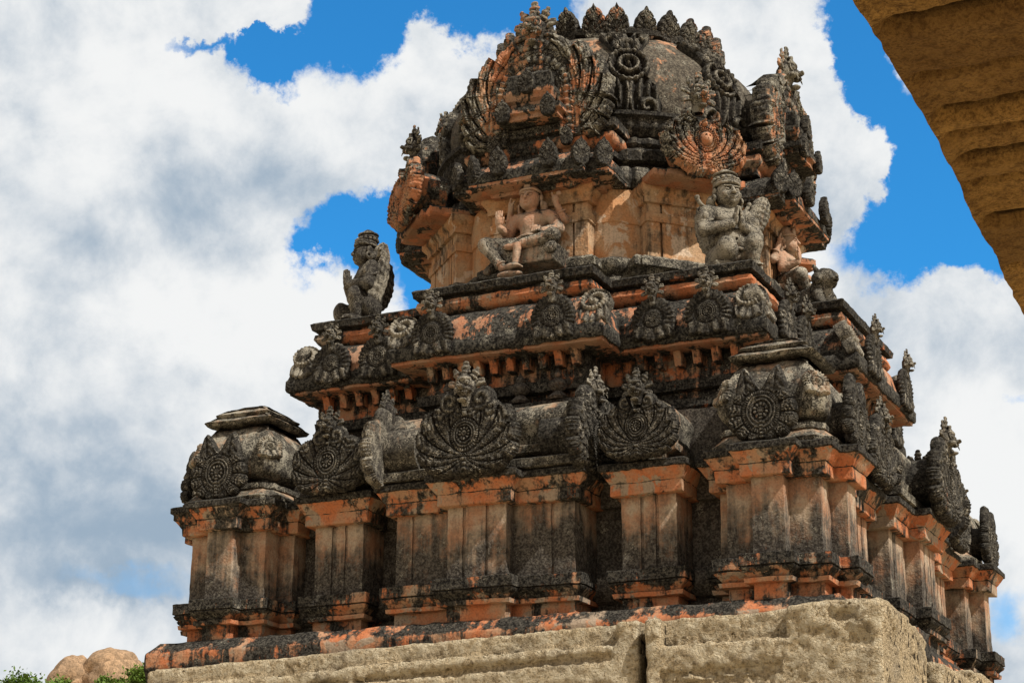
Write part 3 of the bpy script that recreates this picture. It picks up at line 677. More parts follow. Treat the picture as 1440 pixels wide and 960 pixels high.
# big dormer vault body
def dormer_body():
    mb = MB(); n = 30; hw = .40
    pts = [(-hw, 3.88)]+[(hw*math.sin(-PI/2+PI*i/n), 4.16+.42*math.cos(-PI/2+PI*i/n)) for i in range(n+1)]+[(hw, 3.88)]
    pts = np.array(pts); k = 14; V = []; F = []; m = len(pts)
    for j in range(k+1): V.append(np.column_stack([pts[:, 0], np.full(m, -1.50+.8*j/k), pts[:, 1]]))
    for j in range(k):
        for i in range(m-1): F.append((j*m+i, (j+1)*m+i, (j+1)*m+i+1, j*m+i+1))
    F.append(tuple(k*m+i for i in range(m))[::-1])
    return mb.add(np.concatenate(V), F, .15).mesh('dormer_body', M_dome, .008, 8)
me_dorm = dormer_body()
inner = MB()
sweep(inner, rect(-.25, .25, -1.78, -1.45), [(0, 3.885, 0), (.02, 3.89, -.1), (.02, 3.93, -.1), (.05, 3.94, -.05), (.05, 3.985, .1), (0, 4.0, .2)], .03)
sweep(inner, rect(-.17, .17, -1.74, -1.40), [(0, 4.0, 0), (0, 4.06, -.1), (.03, 4.08, -.1), (.035, 4.11, -.1), (.05, 4.13, -.05), (.05, 4.17, .1), (.02, 4.18, .15), (.02, 4.30, .12), (-.03, 4.34, .15), (-.05, 4.345, .1)], .03)
me_inner = inner.mesh('niche_shrine', M_kap, .005, 12)
for k in range(4):
    R = FR[k]
    b = part('porch', me_nb, tower, R)
    for nm, me in (('porch_plinth', me_ns), ('porch_cornice', me_nc), ('dormer_plinth', me_np)): part(nm, me, b, R)
    b = part('dormer', me_dorm, tower, R)
    if k != 2:
        part('horseshoe_arch', me_horse, b, R @ T(0, -1.58, 4.22)); part('niche_shrine', me_inner, b, R @ T(0, 0.0, 0))
        head_at(b, LHf, R @ T(0, -1.64, 4.74), 1.5)
        for u in (-.22, .22): part('medallion', me_mini, b, R @ T(u, -1.86, 3.53))
        for u in (-.47, .47): part('medallion', me_mini, b, R @ T(u, -1.80, 3.52) @ Rz(.7*np.sign(u)))
        for u in (-.64, .64): part('medallion', me_mini, b, R @ T(u, -1.74, 3.51) @ Rz(.8*np.sign(u)))
        for u in (-.2, .2): part('medallion', me_mini, b, R @ T(u, -1.83, 3.97) @ Matrix.Scale(.85, 4))
        part('medallion', me_mini, b, R @ T(0, -1.80, 4.22) @ Matrix.Scale(.9, 4))
        for u in (-.33, .30): part('medallion', me_mini, b, R @ T(u, -1.68, 3.74) @ Matrix.Scale(.7, 4))
    R = R @ Rz(PI/4)
    b = part('porch', me_db, tower, R); part('porch_plinth', me_ds, b, R); part('porch_cornice', me_dc, b, R)
    if k in (0, 3):
        o = part('face_medallion', me_face, tower, R @ T(0, -1.86, 3.68) @ Matrix.Rotation(-.12, 4, 'X'), label='bright terracotta face medallion' if k == 0 else 'flame edged medallion seen from the side')
        head_at(o, LHf, R @ T(0, -1.82, 4.06), 1.2)
# ---- dome
def ribbed(r, a, n, amp): return r
dm = [(1.36, 3.33, .2), (1.50, 3.36, .1), (1.53, 3.44, .1), (1.50, 3.53, .15), (1.44, 3.56, .3), (1.44, 3.58, .3), (1.50, 3.60, .1), (1.51, 3.68, .1), (1.46, 3.71, .3), (1.44, 3.73, .3), (1.47, 3.76, .1), (1.47, 3.80, .1), (1.42, 3.83, .3), (1.46, 3.86, .15), (1.50, 3.92, .1), (1.50, 3.96, .1), (1.54, 3.985, 0), (1.54, 4.02, 0), (1.48, 4.035, .1), (1.42, 4.045, .2)]
mb = MB(); lathe(mb, dm, 240)
V = mb.V[0]; th = np.arctan2(V[:, 1], V[:, 0]); z = V[:, 2]; rad = np.hypot(V[:, 0], V[:, 1])
fl = np.where((z > 3.34) & (z < 3.55), .016*np.sign(np.sin(th*60)), 0)+np.where((z > 3.59) & (z < 3.70), .012*np.sin(th*90), 0)+np.where((z > 3.84) & (z < 3.97), .02*np.abs(np.sin(th*45))-.01, 0)+np.where((z > 3.74) & (z < 3.82), .015*np.sin(th*70), 0)
V[:, :2] *= ((rad+fl)/rad)[:, None]; mb.rel[0] = np.clip(.55+fl*28, 0, 1)
part('dome_bands', mb.mesh('dome_bands', M_black, .004, 16), tower)
dp = [(1.40, 4.03, .1), (1.44, 4.12), (1.455, 4.25), (1.43, 4.40), (1.37, 4.55), (1.28, 4.69), (1.14, 4.83), (1.0, 4.93), (.85, 4.99), (.6, 5.05)]
mb = MB(); lathe(mb, dp, 160); mb.V[0] = weather(mb.V[0], .014, 2.2, 5); part('dome', mb.mesh('dome', M_dome, .006, 9), tower, label='round lichened dome of the tower top')
dz = np.array([p[1] for p in dp[:9]]); dr = np.array([p[0] for p in dp[:9]])
# floral rib ornament wrapped on the dome
def rib_mesh():
    arcs = np.concatenate([[0], np.cumsum(np.hypot(np.diff(dz), np.diff(dr)))])
    def G(x, y):
        g = .62-np.hypot(x, y); g = np.maximum(g, .42-np.hypot(x, y-.75)); g = np.maximum(g, .20+.10*np.cos(y*6)-np.abs(x)+0*y-np.where(np.abs(y) > 1.6, 9, 0))
        g = np.maximum(g, .95-np.hypot(x*1.0, (y+1.25)*1.6)); g = np.maximum(g, .36-np.hypot(np.abs(x)-.42, y+.78)); g = np.maximum(g, .26-np.hypot(np.abs(x)-.5, y-1.0)); g = np.maximum(g, .85-np.hypot(x*.95, (y-1.45)*3.2)); return g
    def Hh(x, y):
        d = np.hypot(x, y); th = np.arctan2(x, y)
        h = .5+.35*np.sin(np.abs(x)*26+np.sin(y*5))
        h = np.where(d < .6, .6+.5*np.cos(d*PI*2/.26)+.12*np.cos(th*18)*(d > .3), h)
        d2 = np.hypot(x, y-.75); h = np.where((d2 < .38) & (d > .6), .75+.4*np.cos(d2*22)+.1*np.cos(np.arctan2(x, y-.75)*14), h)
        d3 = np.hypot(np.abs(x)-.5, y+1.25); h = np.where(d3 < .28, .75+.4*np.cos(d3*26+np.arctan2(y+1.25, np.abs(x)-.5)), h)
        d4 = np.hypot(np.abs(x)-.45, y-1.42); h = np.where(d4 < .25, .75+.4*np.cos(d4*30), h); return h
    def warp(V):
        x = V[:, 0]; s = (V[:, 2]+.44)*1.0; dpt = -V[:, 1]
        z = np.interp(s, arcs, dz); r = np.interp(s, arcs, dr); tz = np.gradient(dz, arcs); tr = np.gradient(dr, arcs)
        nz = -np.interp(s, arcs, tr); nr_ = np.interp(s, arcs, tz)
        a = x/np.maximum(r, .6)+0; R = r+nr_*dpt
        return np.column_stack([R*np.sin(a), -R*np.cos(a), z+nz*dpt])
    mb = MB(); plate(mb, G, Hh, (0, -.1), 46, 200, .29, .12, .22, .05, warp=warp, lump=0); return mb.mesh('floral_ornament', M_black, .003, 30)
me_rib = rib_mesh()
for a in (-28, 28, 62, 118, -62): part('floral_ornament', me_rib, tower, Rz(math.radians(a)))
# crown ring and petals
mb = MB(); lathe(mb, [(.6, 4.95, .3), (.80, 4.96, .3), (.86, 5.0, .3), (.96, 4.975, .2), (1.0, 4.985, .1), (1.01, 5.03, .05), (.98, 5.06, .1), (.90, 5.09, .1), (.5, 5.14, .1)], 120)
part('crown_ring', mb.mesh('crown_ring', M_black, .007, 12), tower)
for i in range(27):
    a = 2*PI*i/27
    part('petal', me_petal, tower, Rz(a+random.uniform(-.02, .02)) @ T(0, -.965, 5.09) @ Matrix.Rotation(.18+random.uniform(-.05, .05), 4, 'X') @ Matrix.Scale(random.uniform(.98, 1.08), 4))

# ================================================================== STATUES
def garuda_sdf():
    s = SDF((-.36, -.32, -.03), (.36, .22, .90), .0052)
    s.box((0, .0, .0), (.22, .20, .03), .01, .01)
    # crossed and kneeling legs
    s.cap((-.09, .04, .12), (-.10, -.20, .12), .095, .08, .03); s.cap((-.12, -.19, .13), (-.15, .02, .05), .075, .05, .03); s.ell((-.12, -.21, .14), (.078, .07, .085), .02)
    s.cap((.09, .04, .13), (.165, -.15, .22), .10, .075, .03); s.cap((.165, -.16, .22), (.16, -.13, .04), .072, .045, .02); s.ell((.15, -.18, .03), (.04, .09, .028), .02)
    s.cap((-.16, -.03, .04), (-.2, .1, .035), .04, .03, .02)
    s.ell((0, -.02, .14), (.12, .11, .09), .03)
    for i in range(4): s.cap((.13+.014*i, -.25, .02), (.13+.014*i, -.275, .015), .009, .008, .003)
    s.ell((0, -.045, .255), (.135, .12, .11), .03); s.ell((0, -.165, .235), (.013, .02, .013), .003, mode='sub')
    s.torus((0, -.02, .19), (0, -.2, 1), .135, .014, .006)
    s.ell((0, .0, .42), (.155, .10, .13), .04); s.ell((-.07, -.07, .42), (.06, .04, .05), .02); s.ell((.07, -.07, .42), (.06, .04, .05), .02)
    s.cap((-.17, .0, .475), (.17, .0, .475), .06, .06, .04); s.cap((0, -.01, .48), (0, -.02, .57), .055, .05, .02)
    for q in (-1, 1):
        s.cap((q*.195, .0, .465), (q*.245, -.05, .315), .066, .056, .025); s.cap((q*.245, -.055, .31), (q*.045, -.175, .345), .055, .036, .02)
        s.torus((q*.075, -.158, .34), (q*1, -.6, .15), .037, .009, .003); s.torus((q*.095, -.146, .337), (q*1, -.6, .15), .040, .009, .003)
        s.ell((q*.02, -.19, .385), (.021, .036, .055), .008)
        for i in range(4): s.cap((q*.017, -.168-.017*i, .41), (q*.008, -.172-.017*i, .485-.008*abs(i-1.4)), .0105, .008, .002)
        s.cap((q*.022, -.165, .37), (q*.02, -.15, .425), .012, .008, .004)
        s.torus((q*.218, -.02, .40), (q*.3, -.3, 1), .066, .011, .004); s.ell((q*.235, -.075, .42), (.03, .02, .035), .006)
        # ears, ear rings, hair
        s.ell((q*.094, -.005, .645), (.015, .025, .035), .006); s.torus((q*.104, -.01, .595), (q, .2, 0), .022, .010, .003); s.ell((q*.11, .03, .57), (.03, .04, .06), .015)
        s.cap((q*.15, .05, .52), (q*.20, .05, .60), .022, .014, .01); s.ell((q*.205, .05, .615), (.02, .02, .02), .004)
    s.torus((0, -.005, .515), (0, -.5, 1), .066, .013, .008); s.torus((0, -.02, .49), (0, -.75, 1), .095, .010, .006)
    # head
    s.ell((0, -.015, .635), (.088, .092, .108), .01); s.ell((0, -.055, .595), (.07, .055, .06), .02)
    for q in (-1, 1):
        s.ell((q*.036, -.094, .652), (.025, .014, .017), .003, mode='sub'); s.ell((q*.036, -.089, .651), (.020, .014, .011), .002)
        s.cap((q*.014, -.106, .674), (q*.062, -.088, .678), .007, .005, .003); s.ell((q*.048, -.082, .612), (.03, .024, .028), .012)
        s.ell((q*.012, -.118, .620), (.010, .012, .009), .003)
    s.cap((0, -.10, .665), (0, -.124, .624), .009, .014, .005); s.ell((0, -.100, .594), (.026, .018, .007), .003); s.ell((0, -.101, .583), (.021, .017, .008), .003)
    s.ell((0, -.112, .588), (.024, .006, .0025), .001, mode='sub'); s.ell((0, -.09, .556), (.026, .022, .018), .01)
    # crown
    s.torus((0, -.01, .70), (0, .1, 1), .088, .013, .004); s.torus((0, -.01, .722), (0, .1, 1), .088, .009, .003)
    s.cap((0, .0, .73), (0, .01, .80), .084, .070, .01); s.torus((0, .01, .79), (0, 0, 1), .072, .011, .003); s.torus((0, .01, .825), (0, 0, 1), .076, .013, .004); s.cap((0, .01, .80), (0, .01, .838), .07, .055, .01)
    for i in range(14):
        a = i*2*PI/14; s.ell((.088*math.cos(a), .088*math.sin(a), .757), (.016, .016, .02), .003)
    P, F, rel = s.mesh(); w = ss(.53, .57, P[:, 2])[:, None]; C0 = np.array([0, -.01, .55]); P = P+(P-C0)*w*np.array([.20, .18, .04]); P[:, 2] -= np.clip(P[:, 2]-.74, 0, 1)*.30
    return MB().add(P, F, 0, rel).mesh('body', M_grey, .0022, 30)
def wing_sdf(q):
    s = SDF((-.30, -.10, -.10), (.34, .16, .62), .007)
    s.ell((.13, .02, .25), (.125, .035, .30), .01, e=(0, .22, 0), mod=lambda x, y, z: .0035*np.sin(z*80+30*np.abs(x))+.003*np.sin(x*130))
    s.cap((0, .02, .10), (.12, .02, .46), .06, .04, .03)
    P, F, rel = s.mesh()
    if q < 0: P = P*np.array([-1, 1, 1]); F = [f[::-1] for f in F]
    return MB().add(P, F, .0, rel).mesh('wing', M_grey, .003, 30)
me_gar = garuda_sdf(); me_w = {1: wing_sdf(1), -1: wing_sdf(-1)}
for x, y, a, lab in ((1.60, -1.60, PI/4, 'grey crowned kneeling winged figure with palms pressed together, in the sun beside the face medallion'),
                     (-1.56, -1.58, -PI/4, 'dark kneeling winged figure seen in profile against the sky on the left corner')):
    W = T(x, y, 2.395) @ Rz(a)
    t = thing('garuda_statue', lab, 'statue', group='winged figures kneeling on the tower corners', world=W)
    md = me_gar if x > 0 else me_gar.copy()
    if x < 0: md.materials[0] = M_greyd
    part('body', md, t, W @ Matrix.Diagonal((.90, .95 if x > 0 else .84, 1, 1)))
    for q in (-1, 1): part('wing', me_w[q], t, W @ ((T(.21, .05, .40) @ Rz(-.2) @ Matrix.Diagonal((.68, 1, .54, 1)) if x > 0 else T(.09, -.02, .18) @ Rz(1.3) @ Matrix.Diagonal((.72, 1, 1, 1))) if q > 0 else T(-.06, .10, .22) @ Rz(-1.1) @ Matrix.Scale(.75, 4)))

def deity_sdf():
    s = SDF((-.42, -.38, -.32), (.36, .16, .66), .0055)
    s.ell((0, .0, .05), (.14, .11, .08), .03); s.cap((0, 0, .08), (0, -.01, .2), .105, .10, .03)
    s.ell((0, -.01, .25), (.145, .085, .085), .03); s.cap((-.13, .0, .285), (.13, .0, .285), .05, .05, .03); s.cap((0, -.01, .3), (0, -.02, .36), .045, .042, .02)
    s.ell((-.055, -.065, .25), (.055, .03, .04), .02); s.ell((.055, -.065, .25), (.055, .03, .04), .02)
    s.torus((0, -.005, .325), (0, -.5, 1), .062, .011, .008); s.torus((0, -.01, .29), (0, -.9, 1), .10, .008, .004); s.torus((0, .0, .10), (0, 0, 1), .115, .014, .006)
    h = (-.015, -.03, .43)
    s.ell(h, (.082, .085, .098), .01); s.ell((-.02, -.07, .395), (.062, .048, .05), .02)
    for q in (-1, 1):
        s.ell((h[0]+q*.034, -.108, .447), (.023, .013, .015), .003, mode='sub'); s.ell((h[0]+q*.034, -.102, .446), (.018, .013, .009), .002)
        s.cap((h[0]+q*.012, -.118, .466), (h[0]+q*.056, -.100, .469), .006, .004, .003)
        s.ell((h[0]+q*.088, -.005, .44), (.014, .024, .034), .005); s.torus((h[0]+q*.095, -.01, .385), (q, .2, 0), .022, .010, .003)
        s.ell((h[0]+q*.10, .02, .37), (.03, .035, .05), .015)
    s.cap((h[0], -.112, .46), (h[0], -.136, .422), .008, .013, .005); s.ell((h[0], -.113, .395), (.024, .015, .006), .003); s.ell((h[0], -.113, .385), (.02, .014, .007), .003); s.ell((h[0], -.1, .36), (.022, .02, .016), .01)
    s.torus((h[0], -.02, .49), (0, .15, 1), .082, .012, .004); s.cap((h[0], -.005, .51), (h[0], .01, .60), .076, .055, .01); s.ell((h[0], .01, .625), (.045, .045, .03), .01); s.ell((h[0], -.085, .535), (.03, .02, .04), .006)
    # four arms
    s.cap((-.155, 0, .275), (-.20, -.03, .14), .05, .042, .02); s.cap((-.20, -.03, .14), (-.21, -.17, .17), .042, .03, .02); s.ell((-.215, -.19, .225), (.034, .016, .05), .01)
    for i in range(4): s.cap((-.238+.016*i, -.19, .26), (-.24+.017*i, -.185, .315-.006*abs(i-1.5)), .0095, .007, .002)
    s.cap((-.19, -.185, .2), (-.172, -.19, .245), .011, .008, .004)
    s.cap((.155, 0, .275), (.235, -.03, .15), .05, .046, .02); s.cap((.235, -.03, .15), (.12, -.15, .10), .044, .032, .02); s.ell((.10, -.165, .115), (.045, .04, .04), .01)
    for i in range(4): s.cap((.085+.018*i, -.19, .125), (.08+.02*i, -.205, .09), .011, .009, .003)
    s.cap((-.15, .04, .28), (-.235, .05, .22), .042, .036, .02); s.cap((-.235, .05, .22), (-.20, .0, .38), .034, .024, .02); s.ell((-.195, -.005, .41), (.026, .022, .036), .008); s.cap((-.205, -.01, .43), (-.19, -.02, .475), .012, .008, .004); s.cap((-.185, -.01, .42), (-.155, -.03, .44), .010, .008, .004)
    s.cap((.15, .04, .28), (.25, .05, .25), .042, .038, .02); s.cap((.25, .05, .25), (.20, .0, .38), .036, .025, .02); s.ell((.195, -.005, .415), (.03, .025, .038), .008); s.cap((.18, -.01, .43), (.17, -.02, .47), .012, .008, .004); s.ell((.225, -.01, .46), (.022, .015, .02), .004)
    s.torus((.232, .03, .31), (-.4, -.3, 1), .034, .008, .003); s.torus((-.225, .03, .30), (.3, -.3, 1), .032, .008, .003)
    # legs
    s.cap((-.10, -.02, .03), (-.31, -.22, .02), .085, .062, .03); s.cap((-.31, -.22, .02), (-.15, -.25, -.20), .060, .038, .02); s.ell((-.06, -.29, -.215), (.085, .036, .028), .02, e=(0, 0, -.3)); s.torus((-.165, -.248, -.175), (-.55, 0, .8), .042, .010, .003)
    for i in range(4): s.cap((.0, -.285-.014*i+.02, -.22), (.025, -.29-.014*i+.02, -.222), .010, .009, .003)
    s.cap((.10, 0, .03), (.255, -.2, .03), .085, .065, .03); s.cap((.255, -.2, .025), (-.04, -.23, -.02), .058, .036, .02); s.ell((-.09, -.24, -.03), (.07, .032, .028), .015)
    s.cap((-.02, -.25, -.03), (-.03, -.27, -.20), .034, .026, .01); s.ell((.25, -.22, -.07), (.055, .035, .05), .01)
    s.box((.02, -.05, -.09), (.25, .16, .08), .01, .01); s.cap((-.28, -.1, -.12), (-.33, -.16, -.18), .05, .03, .02)
    s.ell((-.08, -.26, -.27), (.11, .06, .03), .01)
    P, F, rel = s.mesh()
    gr = np.where(P[:, 2] < .10, .22, -.02)-.14*(P[:, 2] > .36)
    return MB().add(P, F, gr, rel).mesh('body', M_tanst, .0022, 30)
me_dei = deity_sdf()
W = T(-.0, -1.66, 2.80)
t = thing('seated_deity_statue', 'pale ochre crowned four armed deity seated with one leg hanging down in the front porch', 'statue', world=W)
part('body', me_dei, t, W)
W = T(1.60, -.08, 2.76) @ Rz(PI/2) @ Matrix.Scale(.92, 4)
t = thing('seated_deity_statue', 'sunlit ochre seated figure at the right porch, one leg hanging over the ledge', 'statue', world=W)
part('body', me_dei, t, W)
# crouching lion below the right deity
def lion_sdf():
    s = SDF((-.2, -.25, -.02), (.2, .25, .42), .006)
    s.ell((0, .08, .14), (.11, .14, .11), .03); s.ell((0, -.05, .18), (.10, .09, .12), .03)
    for q in (-1, 1):
        s.cap((q*.07, -.08, .14), (q*.075, -.14, .03), .045, .035, .02); s.ell((q*.075, -.17, .02), (.035, .05, .022), .01); s.cap((q*.09, .12, .12), (q*.11, .05, .03), .07, .04, .02)
        s.ell((q*.04, -.175, .30), (.022, .02, .02), .004); s.cap((q*.06, -.07, .34), (q*.085, -.06, .39), .025, .012, .01); s.ell((q*.09, -.09, .27), (.03, .05, .05), .01)
    s.ell((0, -.12, .28), (.085, .085, .08), .02); s.ell((0, -.19, .255), (.045, .045, .035), .01); s.ell((0, -.225, .235), (.035, .03, .008), .003, mode='sub'); s.ell((0, -.235, .268), (.015, .012, .01), .003)
    s.ell((0, -.08, .35), (.04, .04, .03), .01)
    P, F, rel = s.mesh(); return MB().add(P, F, .1, rel).mesh('lion_statue', M_black, .003, 26)
thing('lion_statue', 'small dark crouching lion figure on the ledge below the right hand deity', 'statue', me=lion_sdf(), world=T(1.95, -.42, 2.385) @ Rz(PI/3))

# ================================================================== GRANITE BASE
gran = thing('granite_base', 'rough golden granite masonry carrying the tower, with worn carved blocks and open joints', 'stone base', (0, 0, -4.4))
def rock(lo, hi, seed, amp=.03, vox=.016, rd=.028, cuts=(), scoops=(), lumps=(), tilt=0.):
    """rough quarried block: rounded box eroded by noise, set-back ledges cut into its front and scooped hollows"""
    lo = np.array(lo, float); hi = np.array(hi, float); s = SDF(lo-.12, hi+.12, vox); s.F[:] = 1
    X, Y, Z = np.meshgrid(*s.ax, indexing='ij'); P = np.stack([X.ravel(), Y.ravel(), Z.ravel()], 1); sh = X.shape
    c = (lo+hi)/2; h = (hi-lo)/2-rd; Zt = Z-tilt*(X-c[0])
    def bx(c, h, rd):
        q = [np.abs(a-b)-d for a, b, d in zip((X, Y, Zt), c, h)]
        return np.sqrt(sum(np.maximum(t, 0)**2 for t in q))+np.minimum(np.maximum(q[0], np.maximum(q[1], q[2])), 0)-rd
    d = bx(c, h, rd)
    near = np.abs(d.ravel()) < .2
    n = np.zeros(len(P)); Q = P[near]
    n[near] = vnoise(Q, 1.6, seed)*.5+vnoise(Q, 4.3, seed+1)*.22+vnoise(Q, 9, seed+2)*.22+vnoise(Q, 21, seed+3)*.30+vnoise(Q, 45, seed+4)*.34
    n = n.reshape(sh)
    for l in lumps:
        e = np.sqrt(sum(((a-b)/r)**2 for a, b, r in zip((X, Y, Z), l[:3], l[3:]))); dl = (e-1)*min(l[3:]); k = .08
        hh = np.clip(k-np.abs(d-dl), 0, None)/k; d = np.minimum(d, dl)-hh*hh*k*.25
    for x0, x1, z0, z1, dep in cuts:
        dc = np.maximum(np.maximum(np.maximum(x0-X, X-x1), np.maximum(z0-Zt, Zt-z1)+.012*n), Y-(lo[1]+dep)); k = .035
        hh = np.clip(k-np.abs(d+dc), 0, None)/k; d = np.maximum(d, -dc)+hh*hh*k*.25
    for l in scoops:
        e = np.sqrt(sum(((a-b)/r)**2 for a, b, r in zip((X, Y, Z), l[:3], l[3:]))); dc = (e-1)*min(l[3:]); k = .04
        hh = np.clip(k-np.abs(d+dc), 0, None)/k; d = np.maximum(d, -dc)+hh*hh*k*.25
    s.F = (d-amp*n).astype(np.float32); s.F[0] = s.F[-1] = 1; s.F[:, 0] = s.F[:, -1] = 1; s.F[:, :, 0] = s.F[:, :, -1] = 1
    V, F, rel = s.mesh(); return MB().add(V, F, 0, rel).mesh('stone_block', M_gran, 0, sharp=80)
def blk(label, *a, **k): part('stone_block', rock(*a, **k), gran, label=label)
blk('long left block with eroded horizontal ledges', (-2.62, -2.88, -1.35), (1.33, -2.2, -.475), 11, amp=.016, tilt=.03,
    cuts=((-2.7, 1.15, -.615, -.3, .07), (-1.2, 1.12, -.73, -.69, .03), (-2.7, 1.12, -.93, -.90, .05)), scoops=((-2.3, -2.95, -.50, .28, .12, .07), (-.6, -2.95, -.80, .3, .1, .05)))
blk('right block with deep carved band and two square hollows at its corner', (1.39, -2.93, -1.35), (2.98, -2.2, -.415), 23, amp=.019, tilt=.02,
    cuts=((1.50, 2.35, -.60, -.2, .10), (1.50, 2.3, -.81, -.78, .03), (1.5, 2.25, -.88, -.85, .03)), scoops=((2.72, -2.99, -.49, .09, .09, .04), (2.84, -3.0, -.66, .09, .10, .055)), lumps=((2.66, -2.72, -.50, .34, .20, .12), (1.25, -2.7, -.5, .10, .2, .1)))
blk('slanting side block behind the corner', (2.2, -2.25, -1.5), (2.93, -1.55, -.42), 29, amp=.03)
blk('side block below the right bays', (2.1, -1.5, -1.6), (3.02, -.55, -.60), 37, amp=.03)
blk('worn side block with a rounded hollow', (2.1, -.5, -1.8), (3.02, .75, -.52), 41, amp=.04, scoops=((3.05, .1, -.75, .12, .3, .12),))
blk('far side block', (2.1, .8, -1.8), (2.85, 2.65, -.60), 47, amp=.05, vox=.03)
blk('rear left side block', (-2.72, -2.15, -1.8), (-2.0, 2.6, -.46), 53, amp=.03, vox=.04)
mb = MB(); sweep(mb, rect(-2.66, 2.9, -2.8, 2.6), [(0, -4.4), (0, -3.2), (.03, -3.19), (.03, -2.4), (0, -2.39), (0, -1.30)], .12)
part('lower_wall', mb.mesh('lower_wall', M_gran, .02, 5), gran)
mb = MB(); sweep(mb, rect(-2.2, 2.4, -2.2, 2.4), [(0, -1.6), (0, -.5)], .2); part('inner_core', mb.mesh('inner_core', M_gran, .01, 5), gran)
# broken stub of the ledge on the right side
mb = MB(); sbox(mb, 2.55, 2.83, -1.32, -.95, -.52, -.31, .05, .02); part('broken_ledge', mb.mesh('broken_ledge', M_mould, .02, 9), tower)

# ================================================================== FOREGROUND EAVE
def eave():
    ys = [-12.6, -12.15, -11.93, -11.70, -11.51, -11.405, -11.27, -11.15, -10.92, -10.60, -10.2, -9.6, -8.8]
    zs = [.0, .010, .0, .014, .004, .016, .0, .012, .003, .014, .0, .01, .0]
    x0, x1 = 5.305, 8.5; seg = .012
    Y = np.arange(-13.4, -8.6, seg); X = np.concatenate([x0+np.linspace(0, .6, 42)**1.0, np.linspace(.7, x1-x0, 12)+x0])
    V = []; F = []
    edge = .005*vnoise(np.column_stack([Y*1, Y*0, Y*0]), 6, 2)+.004*vnoise(np.column_stack([Y, Y*0, Y*0]), 25, 3)+np.interp(Y, [-12.3, -12, -11.4, -10.9, -10.27, -9], [.012, .006, -.004, -.03, -.056, -.09])
    seam = np.array(ys[1:])
    zoff = np.interp(Y, ys, zs)
    zoff = np.zeros_like(Y)
    for a, b, zz in zip(ys[:-1], ys[1:], zs): zoff = np.where((Y >= a) & (Y < b), zz, zoff)
    # grooves at seams
    rows = []; gro = []
    for j, y in enumerate(Y):
        d = np.min(np.abs(seam-y)); gv = .06*math.exp(-(d/.018)**2)
        t = (X-x0)/(x1-x0); x = X+edge[j]*(1-t)
        fe = ss(.0, .05, X-x0); z = -1.11+(zoff[j]+gv)*fe; gro.append(np.clip(.5-.8*fe*math.exp(-(d/.022)**2), 0, 1))
        rows.append(np.column_stack([x, np.full(len(X), y), z]))
    A = np.concatenate(rows); nn = vnoise(A, 4, 1)*.004+vnoise(A, 26, 2)*.003+vnoise(A, 70, 4)*.0025; A[:, 2] += nn
    n = len(X); m = len(Y)
    for j in range(m-1):
        for i in range(n-1): F.append((j*n+i, (j+1)*n+i, (j+1)*n+i+1, j*n+i+1))
    # lip face
    B = []
    for w in (.04, .09, .16): b = A[::n].copy(); b[:, 2] += w; b[:, 0] += .03*w/.1; B.append(b)
    V = [A]+B; base = [j*n for j in range(m)]; s0 = len(A)
    for w in range(3):
        cur = [s0+j for j in range(m)]
        for j in range(m-1): F.append((base[j], cur[j], cur[j+1], base[j+1]))
        base = cur; s0 += m
    T2 = A.copy().reshape(m, n, 3)[:, -1, :]; T2[:, 2] += .2; V.append(T2)
    for j in range(m-1): F.append((base[j], s0+j, s0+j+1, base[j+1]))
    VV = np.concatenate(V); rl = np.full(len(VV), .5); rl[:len(A)] = np.concatenate(gro)
    sl_ = np.searchsorted(seam, VV[:, 1]); ga = np.random.default_rng(3).uniform(0, 1, 40)[sl_]
    return MB().add(VV, F, ga, rl).mesh('eave_slab', M_eave, 0, sharp=50)
t = thing('stone_eave', 'brown ribbed underside of a stone roof slab jutting in from the top right corner', 'stone roof', (6, -11, -4.4))
part('eave_slab', eave(), t)
mb = MB(); sbox(mb, 8.0, 8.5, -13.0, -12.5, -4.4, -1.2); part('pillar', mb.mesh('pillar', M_eave, .01, 5), t)
mb = MB(); sbox(mb, 8.0, 8.5, -9.6, -9.1, -4.4, -1.2); part('pillar', mb.mesh('pillar', M_eave, .01, 5), t)

# ================================================================== GROUND, BOULDERS, BUSHES
n = 90; R_ = np.concatenate([[0], np.geomspace(6, 3500, 50)]); A_ = np.arange(n)*2*PI/n
V = [(0, 0, -4.4)]; F = []
def hill(x, y): return 8.6*math.exp(-(((x+31)/16)**2+((y-36)/11)**2))+1.5*math.exp(-(((x+42)/14)**2+((y-42)/12)**2))
for r in R_[1:]:
    for a in A_:
        x, y = r*math.cos(a), r*math.sin(a); V.append((x, y, -4.4+(hill(x, y) if r < 200 else 0)))
for j in range(n): F.append((0, 1+j, 1+(j+1) % n))
for i in range(len(R_)-2):
    for j in range(n):
        k = (j+1) % n; F.append((1+i*n+j, 1+(i+1)*n+j, 1+(i+1)*n+k, 1+i*n+k))
o = bpy.data.objects.new('ground', MB().add(V, F, 0).mesh('ground', M_ground, 0)); o['kind'] = 'structure'; link(o)
def boulder(r, seed, cut=0):
    n, m = 70, 50; V = []; F = []
    th = np.arange(n)*2*PI/n; ph = np.linspace(0, PI, m)
    P = np.array([(math.sin(p)*math.cos(t), math.sin(p)*math.sin(t), math.cos(p)) for p in ph for t in th])
    d = 1+.16*vnoise(P, 1.3, seed)+.07*vnoise(P, 3, seed+1)+.03*vnoise(P, 8, seed+2)-.10*np.exp(-((P[:, 2]-.35-.2*P[:, 0])/.05)**2)*(P[:, 0] > -.2)
    P = P*d[:, None]*np.array(r)
    for i in range(m-1):
        for j in range(n):
            k = (j+1) % n; F.append((i*n+j, (i+1)*n+j, (i+1)*n+k, i*n+k))
    return MB().add(P, F, 0).mesh('boulder', M_bould, 0, sharp=70)
